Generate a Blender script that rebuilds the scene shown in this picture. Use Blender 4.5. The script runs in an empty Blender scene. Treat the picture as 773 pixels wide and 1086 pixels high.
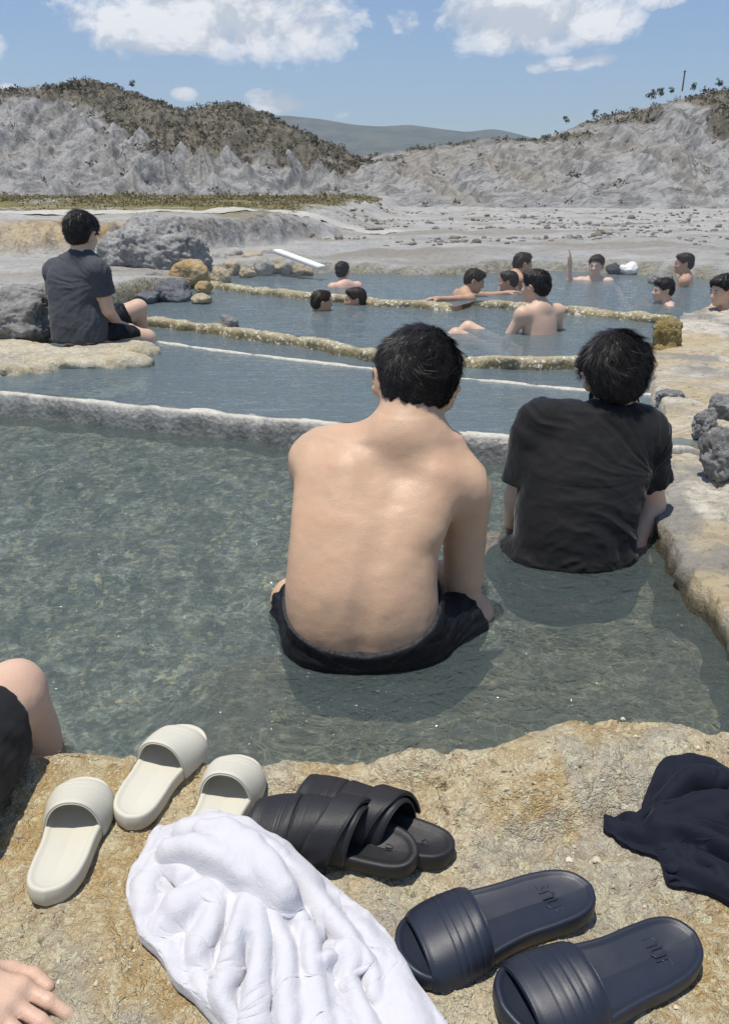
import bpy, math, random, zlib, base64
import numpy as np
from mathutils import Vector, Matrix
rnd = random.Random(7)
NR = np.random.RandomState(11)
scene = bpy.context.scene
COL = scene.collection
R = math.radians
# ------------------------------------------------------------------ camera model (metres; near pool water at z = 0)
CAM_H, CAM_P, CAM_F = 1.02, R(22.54), 836.0       # eye height, downward pitch, focal length for a 773 x 1086 frame
def ray(px, py):
    dx = (px-386.5)/CAM_F; dy = (543-py)/CAM_F
    return np.array((dx, math.cos(CAM_P)+dy*math.sin(CAM_P), -math.sin(CAM_P)+dy*math.cos(CAM_P)))
def onz(px, py, z):
    d = ray(px, py); t = (z-CAM_H)/d[2]
    return np.array((d[0]*t, d[1]*t, z))
def at(px, py, y):
    d = ray(px, py); t = y/d[1]
    return np.array((d[0]*t, y, CAM_H+d[2]*t))
V = lambda *a: np.array(a, dtype=float)
def norm(v): return v/np.linalg.norm(v)
# ------------------------------------------------------------------ numpy noise
_PERM = NR.permutation(512).astype(np.int64)
_PERM = np.concatenate([_PERM, _PERM, _PERM])
_G3 = NR.normal(size=(512, 3)); _G3 /= np.linalg.norm(_G3, axis=1)[:, None]
def pnoise(p):
    """gradient noise, p (...,3) -> about -1..1"""
    p = np.asarray(p, dtype=np.float64)
    i = np.floor(p).astype(np.int64); f = p-i; i &= 255
    u = f*f*f*(f*(f*6-15)+10)
    res = 0
    for cx in (0, 1):
        wx = u[..., 0] if cx else 1-u[..., 0]
        for cy in (0, 1):
            wy = u[..., 1] if cy else 1-u[..., 1]
            for cz in (0, 1):
                wz = u[..., 2] if cz else 1-u[..., 2]
                h = _PERM[_PERM[_PERM[i[..., 0]+cx]+i[..., 1]+cy]+i[..., 2]+cz]
                g = _G3[h]
                d = g[..., 0]*(f[..., 0]-cx)+g[..., 1]*(f[..., 1]-cy)+g[..., 2]*(f[..., 2]-cz)
                res = res+wx*wy*wz*d
    return res*1.6
def fbm(p, oct=4, gain=.5, lac=2.03):
    p = np.asarray(p, dtype=np.float64); a = 1; s = 0
    for o in range(oct):
        s = s+a*pnoise(p); p = p*lac+17.3; a *= gain
    return s
def ridged(p, oct=4, gain=.5, lac=2.1):
    p = np.asarray(p, dtype=np.float64); a = 1; s = 0; t = 0
    for o in range(oct):
        s = s+a*(1-np.abs(pnoise(p))); t += a; p = p*lac+9.1; a *= gain
    return s/t
def P2(x, y, z=0.): return np.stack(np.broadcast_arrays(x, y, z), -1)
def sstep(a, b, x):
    t = np.clip((x-a)/(b-a), 0, 1); return t*t*(3-2*t)
# ------------------------------------------------------------------ objects
def mesh_obj(name, verts, faces, mat=None, parent=None, smooth=True):
    me = bpy.data.meshes.new(name)
    v = np.asarray(verts, dtype=np.float32)
    if isinstance(faces, np.ndarray) and faces.ndim == 2:
        n = faces.shape[1]
        me.vertices.add(len(v)); me.vertices.foreach_set('co', v.ravel())
        me.loops.add(faces.size); me.loops.foreach_set('vertex_index', faces.astype(np.int32).ravel())
        me.polygons.add(len(faces)); me.polygons.foreach_set('loop_start', np.arange(0, faces.size, n, dtype=np.int32))
        me.update(calc_edges=True); me.validate()
    else:
        me.from_pydata([tuple(map(float, p)) for p in v], [], [tuple(map(int, f)) for f in faces]); me.update()
    me.polygons.foreach_set('use_smooth', np.full(len(me.polygons), smooth))
    o = bpy.data.objects.new(name, me); COL.objects.link(o)
    if mat: me.materials.append(mat)
    if parent: o.parent = parent
    return o
def tag(o, label=None, cat=None, group=None, kind=None):
    if label: o['label'] = label
    if cat: o['category'] = cat
    if group: o['group'] = group
    if kind: o['kind'] = kind
    return o
def empty(name, loc=(0, 0, 0), label=None, cat=None, group=None):
    o = bpy.data.objects.new(name, None); COL.objects.link(o); o.location = loc; o.empty_display_size = .05
    return tag(o, label, cat, group)
def adopt(root, *obs):
    """parent meshes given in world coordinates to an Empty placed by translation only"""
    for o in obs:
        o.parent = root; o.matrix_parent_inverse = Matrix.Translation(-Vector(root.location))
def grid_faces(n, m, wrap=False):
    i, j = np.meshgrid(np.arange(n-1), np.arange(m if wrap else m-1), indexing='ij')
    j2 = (j+1) % m
    return np.stack([i*m+j, (i+1)*m+j, (i+1)*m+j2, i*m+j2], -1).reshape(-1, 4)
# ------------------------------------------------------------------ signed-distance modelling
def rot_mat(rx=0, ry=0, rz=0):
    return np.array((Matrix.Rotation(rz, 3, 'Z') @ Matrix.Rotation(rx, 3, 'X') @ Matrix.Rotation(ry, 3, 'Y')))
def rc(a, b, ra, rb, k=.02, op='u'):
    a = np.asarray(a, float); b = np.asarray(b, float); r = max(ra, rb)
    ba = b-a; L = max(np.linalg.norm(ba), 1e-6)
    def f(P):
        pa = P-a; h = np.clip((pa@ba)/(L*L), 0, 1)
        return np.linalg.norm(pa-h[..., None]*ba, axis=-1)-(ra+(rb-ra)*h)
    return (np.minimum(a, b)-r, np.maximum(a, b)+r, f, k, op)
def el(c, r, M=None, k=.02, op='u'):
    c = np.asarray(c, float); r = np.asarray(r, float); M = np.eye(3) if M is None else np.asarray(M)
    e = np.abs(M)@r
    def f(P):
        q = ((P-c)@M)/r
        n = np.linalg.norm(q, axis=-1); g = np.linalg.norm(q/r, axis=-1)
        return n*(n-1)/np.maximum(g, 1e-6)
    return (c-e, c+e, f, k, op)
def bx(c, h, M=None, rr=.005, k=.01, op='u'):
    c = np.asarray(c, float); h = np.asarray(h, float); M = np.eye(3) if M is None else np.asarray(M)
    e = np.abs(M)@h+rr
    def f(P):
        q = np.abs((P-c)@M)-(h-rr)
        return np.linalg.norm(np.maximum(q, 0), axis=-1)+np.minimum(q.max(-1), 0)-rr
    return (c-e, c+e, f, k, op)
def plane(p, n, k=.01):
    """keep the side the normal points away from"""
    p = np.asarray(p, float); n = norm(np.asarray(n, float))
    return (None, None, lambda P: (P-p)@n, k, 'i')
def smin(a, b, k):
    h = np.maximum(k-np.abs(a-b), 0)/k
    return np.minimum(a, b)-h*h*k*.25
def sdf_mesh(prims, vox=.006, smooth=1, inflate=0., cut=None):
    us = [p for p in prims if p[4] == 'u']
    lo = np.min([p[0] for p in us], 0)-3*vox-inflate; hi = np.max([p[1] for p in us], 0)+3*vox+inflate
    n = np.ceil((hi-lo)/vox).astype(int)+1
    ax = [lo[i]+vox*np.arange(n[i]) for i in range(3)]
    F = np.full(n, 1e3, np.float32)
    for (a, b, f, k, op) in prims:
        k = max(k, 1e-4)
        if a is None: sl = (slice(None),)*3
        else:
            m = k+4*vox+inflate
            i0 = np.clip(np.floor((a-m-lo)/vox).astype(int), 0, n); i1 = np.clip(np.ceil((b+m-lo)/vox).astype(int)+1, 0, n)
            if np.any(i1 <= i0): continue
            sl = tuple(slice(i0[i], i1[i]) for i in range(3))
        G = np.stack(np.meshgrid(*[ax[i][sl[i]] for i in range(3)], indexing='ij'), -1)
        d = f(G).astype(np.float32)
        if op == 'u': F[sl] = smin(F[sl], d, k)
        elif op == 's': F[sl] = -smin(-F[sl], d, k)
        else: F[sl] = -smin(-F[sl], -d, k) if inflate == 0 else -smin(-F[sl]+inflate, -d, k)+inflate
    F -= inflate
    S = F < 0
    c = np.zeros(n-1, np.int8)
    for dx in (0, 1):
        for dy in (0, 1):
            for dz in (0, 1): c += S[dx:n[0]-1+dx, dy:n[1]-1+dy, dz:n[2]-1+dz]
    act = (c > 0) & (c < 8)
    idx = np.full(n-1, -1, np.int64); cells = np.argwhere(act); idx[act] = np.arange(len(cells))
    acc = np.zeros((len(cells), 3)); cnt = np.zeros(len(cells))
    corners = [(0,0,0),(1,0,0),(0,1,0),(1,1,0),(0,0,1),(1,0,1),(0,1,1),(1,1,1)]
    for e in ((0,1),(2,3),(4,5),(6,7),(0,2),(1,3),(4,6),(5,7),(0,4),(1,5),(2,6),(3,7)):
        A, B = np.array(corners[e[0]]), np.array(corners[e[1]])
        fa = F[tuple((cells+A).T)]; fb = F[tuple((cells+B).T)]
        m = (fa < 0) != (fb < 0)
        t = np.where(m, fa/np.where(m, fa-fb, 1), 0)
        t = np.clip(t, 0, 1)
        acc[m] += (A+(B-A)*t[:, None])[m]; cnt[m] += 1
    vs = lo+vox*(cells+acc/np.maximum(cnt, 1)[:, None])
    fs = []
    for axis in range(3):
        o1, o2 = [(1, 2), (2, 0), (0, 1)][axis]
        a = S[tuple(slice(0, -1) if i == axis else slice(1, -1) for i in range(3))]
        b = S[tuple(slice(1, None) if i == axis else slice(1, -1) for i in range(3))]
        e = np.argwhere(a != b)
        if not len(e): continue
        off = np.ones(3, int); off[axis] = 0
        e0 = e+off
        flip = a[tuple(e.T)]
        def cid(d1, d2):
            q = e0.copy(); q[:, o1] += d1; q[:, o2] += d2
            return idx[tuple(q.T)]
        q = np.stack([cid(-1, -1), cid(0, -1), cid(0, 0), cid(-1, 0)], -1)
        q = np.where(flip[:, None], q, q[:, ::-1])
        fs.append(q)
    fs = np.concatenate(fs); fs = fs[(fs >= 0).all(1)]
    for _ in range(smooth): vs = lap(vs, fs)
    return vs, fs
def lap(vs, fs, w=.5):
    s = np.zeros_like(vs); c = np.zeros(len(vs))
    for i in range(4):
        a, b = fs[:, i], fs[:, (i+1) % 4]
        for k in range(3):
            s[:, k] += np.bincount(a, vs[b, k], len(vs)); s[:, k] += np.bincount(b, vs[a, k], len(vs))
        c += np.bincount(a, minlength=len(vs))+np.bincount(b, minlength=len(vs))
    return vs*(1-w)+w*s/np.maximum(c, 1)[:, None]
def vnormals(vs, fs):
    n = np.cross(vs[fs[:, 2]]-vs[fs[:, 0]], vs[fs[:, 3]]-vs[fs[:, 1]])
    s = np.zeros_like(vs)
    for i in range(4):
        for k in range(3): s[:, k] += np.bincount(fs[:, i], n[:, k], len(vs))
    return s/np.maximum(np.linalg.norm(s, axis=1), 1e-12)[:, None]
def sdf_obj(name, prims, vox, mat, parent=None, smooth=1, inflate=0., disp=None):
    vs, fs = sdf_mesh(prims, vox, smooth, inflate)
    if disp is not None:
        vs = vs+vnormals(vs, fs)*disp(vs)[:, None]
    return mesh_obj(name, vs, fs, mat, parent)
# ------------------------------------------------------------------ materials
class NT:
    def __init__(s, name):
        s.m = bpy.data.materials.new(name); s.m.use_nodes = True
        s.t = s.m.node_tree; s.t.nodes.clear()
        s.out = s.t.nodes.new('ShaderNodeOutputMaterial')
    def n(s, typ, **kw):
        nd = s.t.nodes.new('ShaderNode'+typ)
        for k, v in kw.items():
            if k.startswith('_'): setattr(nd, k[1:], v)
        for k, v in kw.items():
            if k.startswith('_'): continue
            key = int(k[1:]) if k[0] == 'i' and k[1:].isdigit() else k.replace('__', ' ')
            s.put(nd.inputs[key], v)
        return nd
    def put(s, sock, v):
        if isinstance(v, bpy.types.NodeSocket): s.t.links.new(v, sock)
        elif isinstance(v, bpy.types.Node): s.t.links.new(v.outputs[0], sock)
        else:
            if hasattr(sock.default_value, '__len__') and not hasattr(v, '__len__'): v = (v,)*len(sock.default_value)
            if sock.type == 'RGBA' and len(v) == 3: v = (*v, 1)
            sock.default_value = v
    def coord(s, scale=(1, 1, 1), kind='Object', rot=(0, 0, 0), loc=(0, 0, 0)):
        if kind == 'World': c = s.n('NewGeometry').outputs['Position']
        else: c = s.n('TexCoord').outputs[kind]
        mp = s.n('Mapping'); s.put(mp.inputs[0], c); mp.inputs['Scale'].default_value = scale; mp.inputs['Rotation'].default_value = rot; mp.inputs['Location'].default_value = loc
        return mp.outputs[0]
    def noise(s, vec, scale, detail=4, rough=.55, dist=0., out='Fac', typ='FBM'):
        nd = s.n('TexNoise', _noise_type=typ, Scale=scale, Detail=detail, Roughness=rough, Distortion=dist); s.put(nd.inputs['Vector'], vec)
        return nd.outputs[out]
    def voro(s, vec, scale, feature='F1', out='Distance', rnd=1.):
        nd = s.n('TexVoronoi', _feature=feature, Scale=scale, Randomness=rnd); s.put(nd.inputs['Vector'], vec)
        return nd.outputs[out]
    def ramp(s, fac, stops, interp='LINEAR'):
        nd = s.n('ValToRGB'); s.put(nd.inputs[0], fac); cr = nd.color_ramp; cr.interpolation = interp
        while len(cr.elements) < len(stops): cr.elements.new(.5)
        for e, (p, c) in zip(cr.elements, stops):
            e.position = p; e.color = (*c, 1) if hasattr(c, '__len__') else (c, c, c, 1)
        return nd.outputs[0]
    def mix(s, fac, a, b, mode='MIX'):
        nd = s.n('Mix', _data_type='RGBA', _blend_type=mode)
        s.put(nd.inputs[0], fac); s.put(nd.inputs[6], a); s.put(nd.inputs[7], b)
        return nd.outputs[2]
    def math(s, op, a, b=0., clamp=False):
        nd = s.n('Math', _operation=op, _use_clamp=clamp); s.put(nd.inputs[0], a); s.put(nd.inputs[1], b)
        return nd.outputs[0]
    def bump(s, h, strength=.5, dist=.01, normal=None):
        nd = s.n('Bump', Strength=strength, Distance=dist, Height=h)
        if normal is not None: s.put(nd.inputs['Normal'], normal)
        return nd.outputs[0]
    def bsdf(s, color, rough=.6, normal=None, **kw):
        nd = s.n('BsdfPrincipled'); s.put(nd.inputs['Base Color'], color); s.put(nd.inputs['Roughness'], rough)
        for k, v in kw.items(): s.put(nd.inputs[k.replace('__', ' ')], v)
        if normal is not None: s.put(nd.inputs['Normal'], normal)
        s.t.links.new(nd.outputs[0], s.out.inputs[0]); return nd

def m_skin(name, col, warm=.0, wet=.0):
    t = NT(name); c = t.coord()
    a = t.noise(c, 9, 3); b = t.noise(c, 60, 3)
    base = t.mix(t.ramp(a, [(.3, 0.), (.7, 1.)]), tuple(v*.9 for v in col), (min(col[0]*1.08, 1), col[1]*1.05, col[2]*1.02))
    red = (col[0]*1.02, col[1]*.8, col[2]*.74)
    base = t.mix(t.math('MULTIPLY', t.ramp(t.noise(c, 7, 4), [(.45, 0.), (.8, 1.)]), .35), base, red)
    sp = t.ramp(t.voro(c, 45, rnd=1.), [(.0, 1.), (.035, 0.)])
    base = t.mix(t.math('MULTIPLY', sp, .25), base, tuple(v*.45 for v in col))
    mo = t.ramp(t.voro(c, 13), [(.0, 1.), (.030, 0.)]); base = t.mix(t.math('MULTIPLY', mo, .55), base, (col[0]*.35, col[1]*.28, col[2]*.25))
    bm = t.bump(t.math('ADD', t.noise(c, 220, 3), t.math('MULTIPLY', t.voro(c, 500), .6)), .35, .0016)
    rg = t.ramp(b, [(.3, .47-.14*wet), (.7, .62-.10*wet)])
    t.bsdf(base, rg, bm, Subsurface__Weight=.12, Subsurface__Radius=(.012, .005, .003), Subsurface__Scale=1., Specular__IOR__Level=.40)
    return t.m
def m_cloth(name, col, rough=.85, weave=900, spec=.3, sheen=.0, fold=.0):
    t = NT(name); c = t.coord()
    n1 = t.noise(c, 14, 4)
    base = t.mix(n1, tuple(v*.85 for v in col), tuple(min(v*1.12, 1) for v in col))
    h = t.noise(c, weave, 2)
    nm = t.bump(h, .25, .0008)
    if fold: nm = t.bump(t.noise(t.coord((1, 1, .35)), 26, 4, .5, 1.2), fold, .012, nm)
    t.bsdf(base, rough, nm, Specular__IOR__Level=spec, Sheen__Weight=sheen, Sheen__Roughness=.4)
    return t.m
def m_plain(name, col, rough=.5, spec=.5, grain=300, bump=.1, var=.12):
    t = NT(name); c = t.coord()
    base = t.mix(t.noise(c, 22, 4), tuple(v*(1-var) for v in col), tuple(min(v*(1+var), 1) for v in col))
    rg = t.math('ADD', t.math('MULTIPLY', t.noise(c, 35, 3), .2), rough-.1)
    t.bsdf(base, rg, t.bump(t.noise(c, grain, 2), bump, .001), Specular__IOR__Level=spec)
    return t.m
def m_hair(name='hair_black', col=(.012, .0105, .010), rough=.46):
    t = NT(name); c = t.coord()
    t.bsdf(t.mix(t.noise(c, 80, 2), col, tuple(v*2.2 for v in col)), rough, None, Specular__IOR__Level=.26)
    return t.m
# ------------------------------------------------------------------ people
SKIN_A = m_skin('skin_tan', (.565, .378, .252), wet=.7)
SKIN_B = m_skin('skin_fair', (.60, .42, .315), wet=.3)
SKIN_C = m_skin('skin_pink', (.62, .42, .325))
HAIR = m_hair()
HAIR2 = m_hair('hair_soft_black', (.014, .012, .011), .5)
EYE = m_plain('eye_dark', (.02, .015, .012), .25)
SWIM = m_cloth('swim_fabric_black', (.008, .0085, .011), .52, 700, .2, fold=.5)

def hb(yaw=0, pitch=0, roll=0):
    """head basis: yaw turns to the left (degrees), pitch nods down, roll tips the crown to its right"""
    return np.array(Matrix.Rotation(R(yaw), 3, 'Z') @ Matrix.Rotation(R(-pitch), 3, 'X') @ Matrix.Rotation(R(roll), 3, 'Y'))
def loc(c, M, s, p): return np.asarray(c)+M@(np.asarray(p, float)*s)
def head_prims(c, M, s=1., neck=None, neck_r=.058):
    L = lambda *p: loc(c, M, s, p)
    def E(p, r, k, op='u', T=None): return el(L(*p), np.array(r)*s, M if T is None else M@T, k*s, op)
    q = [E((0, -.012, .02), (.077, .098, .088), .01), E((0, .035, -.03), (.065, .064, .085), .03), E((0, .045, -.078), (.05, .048, .042), .03),
         E((0, .084, -.100), (.021, .018, .018), .025), E((0, .086, .014), (.05, .018, .014), .02), E((.034, .075, -.032), (.024, .024, .02), .02), E((-.034, .075, -.032), (.024, .024, .02), .02)]
    q.append(rc(L(0, .097, .002), L(0, .119, -.034), .009*s, .013*s, .014*s)); q.append(E((0, .108, -.038), (.019, .012, .009), .01))
    for sx in (-1, 1):
        q.append(E((.032*sx, .106, -.001), (.017, .012, .011), .014, 's'))
        q.append(E((.032*sx, .088, -.002), (.0125, .0125, .0125), .003))
    q += [E((0, .100, -.067), (.025, .011, .0055), .006), E((0, .098, -.077), (.021, .011, .006), .006), E((0, .114, -.0718), (.024, .009, .0016), .003, 's')]
    for sx in (-1, 1):
        T = rot_mat(R(-12), R(18*sx), R(-34*sx))
        q.append(E((.089*sx, -.010, -.014), (.009, .022, .036), .008, T=T))
        q.append(E((.099*sx, -.004, -.010), (.006, .011, .019), .005, 's', T=T))
    if neck is not None: q.append(rc(L(0, -.022, -.055), neck, neck_r*s*.95, neck_r*s*1.08, .03*s))
    return q
def hair_prims(c, M, s=1., puff=1., nape=-.085, front=.058):
    L = lambda *p: loc(c, M, s, p)
    p_ = puff
    q = [el(L(0, -.014, .028), np.array((.080+.009*p_, .100+.008*p_, .086+.014*p_))*s, M, .01*s),
         el(L(0, -.062, -.022), np.array((.066, .047+.003*p_, .064))*s, M, .03*s),
         el(L(0, .055, .075), np.array((.06, .045, .035))*s*(.9+.1*p_), M, .03*s)]
    for sx in (-1, 1): q.append(el(L(.062*sx, .0, .035), np.array((.026*p_, .07, .055))*s, M, .02*s))
    D = lambda *v: M@np.array(v, float)
    q.append(plane(L(0, .085, front), D(0, .77, -.64), .012*s))
    q.append(plane(L(0, -.09, nape), D(0, .42, -.9), .02*s))
    for sx in (-1, 1): q.append(el(L(.098*sx, .0, -.022), np.array((.042, .034, .046))*s, M, .008*s, 's'))
    return q
def strands(vs, fs, c, M, s, n, length, width, seed, whorl=(.01, -.05), lift=.35, down=.0, nape_short=True):
    r = np.random.RandomState(seed)
    a = np.linalg.norm(np.cross(vs[fs[:, 1]]-vs[fs[:, 0]], vs[fs[:, 2]]-vs[fs[:, 0]]), axis=1)+np.linalg.norm(np.cross(vs[fs[:, 2]]-vs[fs[:, 0]], vs[fs[:, 3]]-vs[fs[:, 0]]), axis=1)
    f = fs[r.choice(len(fs), n, p=a/a.sum())]
    w = r.dirichlet((1, 1, 1, 1), n)
    p = (vs[f]*w[..., None]).sum(1); N = vnormals(vs, fs); nn = (N[f]*w[..., None]).sum(1); nn /= np.linalg.norm(nn, axis=1)[:, None]
    q = (p-c)@M/s
    rad = np.stack([q[:, 0]-whorl[0], q[:, 1]-whorl[1], -.035-.2*np.maximum(0, .06-q[:, 2])], -1)
    sw = np.stack([-(q[:, 1]-whorl[1]), q[:, 0]-whorl[0], np.zeros(n)], -1)
    g = rad+.5*sw*np.exp(-((q[:, 0]-whorl[0])**2+(q[:, 1]-whorl[1])**2)/.002)[:, None]
    g[:, 2] -= down
    clump = np.stack([pnoise(q*26+k*31) for k in range(3)], -1)
    g = g/np.linalg.norm(g, axis=1)[:, None]+clump*.75+r.normal(size=(n, 3))*.16
    d = g@M.T
    d -= nn*(d*nn).sum(1)[:, None]; d /= np.linalg.norm(d, axis=1)[:, None]
    ln = length*s*r.uniform(.55, 1.15, n)
    if nape_short: ln *= np.clip(.35+(q[:, 2]+.06)/.10, .3, 1)
    lf = lift*r.uniform(.2, 1.0, n)
    side = np.cross(d, nn)
    K = 5; pts = []
    curl = r.normal(size=n)*.25
    p = p-nn*.003*s
    for k in range(K):
        t = k/(K-1)
        cen = p+d*(ln*t)[:, None]+nn*(ln*(lf*t-.55*lf*t*t)+.004*s)[:, None]+side*(ln*curl*t*t)[:, None]
        wd = width*s*(1-t*.85)
        tw = norm_rows(side*.8+nn*.35)
        pts.append(np.stack([cen-tw*wd*.5, cen+tw*wd*.5], 1))
    tip = ((pts[-1].mean(1)-c)@M)/s; mid = ((pts[2].mean(1)-c)@M)/s
    bad = np.zeros(n, bool)
    for e in (tip, mid): bad |= (np.abs(e[:, 0]) > .066) & (e[:, 1] > -.045) & (e[:, 1] < .035) & (e[:, 2] < .028) & (e[:, 2] > -.06)
    ok = ~bad; pts = [q_[ok] for q_ in pts]; n = int(ok.sum())
    P = np.stack(pts, 1).reshape(n*K*2, 3)
    b = (np.arange(n)*K*2)[:, None]+(np.arange(K-1)*2)[None, :]
    F = np.stack([b, b+1, b+3, b+2], -1).reshape(-1, 4)
    return P, F
def norm_rows(a): return a/np.maximum(np.linalg.norm(a, axis=1), 1e-9)[:, None]
def hair_obj(c, M, s, mat, vox=.005, puff=1., n=0, length=.04, width=.0012, seed=1, nape=-.085, front=.058, lift=.35, lump=.004, whorl=(.01, -.05), freq=(38, 38, 20)):
    vs, fs = sdf_mesh(hair_prims(c, M, s, puff, nape, front), vox, 1)
    q = (vs-c)@M/s
    vs = vs+vnormals(vs, fs)*(lump*s*(ridged(q*np.array(freq), 3)-.72)*2.2)[:, None]
    if n:
        P, F = strands(vs, fs, np.asarray(c), M, s, n, length, width, seed, whorl, lift)
        fs = np.concatenate([fs, F+len(vs)]); vs = np.concatenate([vs, P])
    return mesh_obj('hair', vs, fs, mat)
TIPS = []
def hand_prims(w, d, up, s=1., curl=.35, spread=.12, right=True, thumb=True):
    """w wrist, d pointing direction, up back-of-hand normal; palm and five fingers as chains"""
    d = norm(np.asarray(d, float)); up = np.asarray(up, float); up = norm(up-d*(up@d)); sd = np.cross(d, up)*(1 if right else -1)   # towards little finger
    q = []
    W = lambda a, b, c_: w+s*(a*d+b*sd+c_*up)
    q.append(rc(W(-.02, 0, 0), W(.03, 0, .0), .026*s, .028*s, .02*s))
    for b in (-.028, -.009, .010, .027): q.append(rc(W(.012, b*.6, 0), W(.085, b, .003), .0155*s, .0125*s, .014*s))
    lens = [(.040, .026, .021), (.045, .029, .023), (.042, .027, .022), (.033, .021, .019)]
    for i, b in enumerate((-.029, -.009, .011, .029)):
        p = W(.085-(.008 if i == 3 else .003 if i == 0 else 0), b, .003); ang = (i-1.4)*spread; fl = 0; r = .0100-(.0012 if i == 3 else 0)
        q.append(el(p+up*.003*s, np.array((.011, .011, .010))*s, None, .008*s))
        for j, l in enumerate(lens[i]):
            fl += curl*(.6, 1.0, .7)[j]
            dd = math.cos(fl)*(math.cos(ang)*d+math.sin(ang)*sd)-math.sin(fl)*up
            e = p+dd*l*s
            if j == 2: TIPS.append((e, dd, norm(np.cross(np.cross(dd, up), dd)), (r-.001)*s))
            q.append(rc(p, e, r*s, (r-.001)*s, (.006 if j == 0 else .0035)*s)); p = e; r -= .001
    if thumb:
        p0, p1 = W(.012, -.022, -.006), W(.045, -.052, -.014)
        q.append(rc(p0, p1, .017*s, .0125*s, .014*s)); p2 = W(.072, -.062, -.018); q.append(rc(p1, p2, .0115*s, .010*s, .004*s))
        q.append(rc(p2, W(.096, -.060, -.022), .0105*s, .0085*s, .003*s))
    return q

def loft(st, k=.03, power=2.3):
    """a trunk through horizontal stations (z, cx, cy, half width, half depth), smooth between them"""
    st = np.array(sorted(st), float); z = st[:, 0]
    zz = np.linspace(z[0], z[-1], 80)
    C = []
    for j in range(1, 5):                                     # Catmull-Rom through the stations
        m = np.gradient(st[:, j], z); i = np.clip(np.searchsorted(z, zz)-1, 0, len(z)-2)
        h = z[i+1]-z[i]; t = (zz-z[i])/h
        C.append((2*t**3-3*t**2+1)*st[i, j]+(t**3-2*t**2+t)*h*m[i]+(-2*t**3+3*t**2)*st[i+1, j]+(t**3-t**2)*h*m[i+1])
    cx, cy, rx, ry = C
    def f(P):
        pz = np.clip(P[..., 2], z[0], z[-1])
        g = [np.interp(pz, zz, c) for c in C]
        ax = np.abs(P[..., 0]-g[0])/g[2]; ay = np.abs(P[..., 1]-g[1])/g[3]
        n = (ax**power+ay**power)**(1/power)
        d = (n-1)*np.minimum(g[2], g[3])*.92
        dz = np.maximum(np.abs(P[..., 2]-(z[0]+z[-1])/2)-(z[-1]-z[0])/2, -1)
        return np.where(dz > 0, np.sqrt(np.maximum(d, 0)**2+dz**2)+np.minimum(d, 0)*0, np.maximum(d, dz))
    lo = np.array((np.min(cx-rx), np.min(cy-ry), z[0])); hi = np.array((np.max(cx+rx), np.max(cy+ry), z[-1]))
    return (lo, hi, f, k, 'u')
def stations(rows, at_=at):
    """rows: (py, x left, x right, y of the back surface, depth) as seen -> loft stations"""
    out = []
    for py, xl, xr, yb, dp in rows:
        z = at_((xl+xr)/2, py, yb)[2]
        a, b = at_(xl, py, yb+.35*dp)[0], at_(xr, py, yb+.35*dp)[0]
        y0 = at_(0, py, yb)[1]
        out.append((z, (a+b)/2, y0+dp/2, (b-a)/2, dp/2))
    return out
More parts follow.
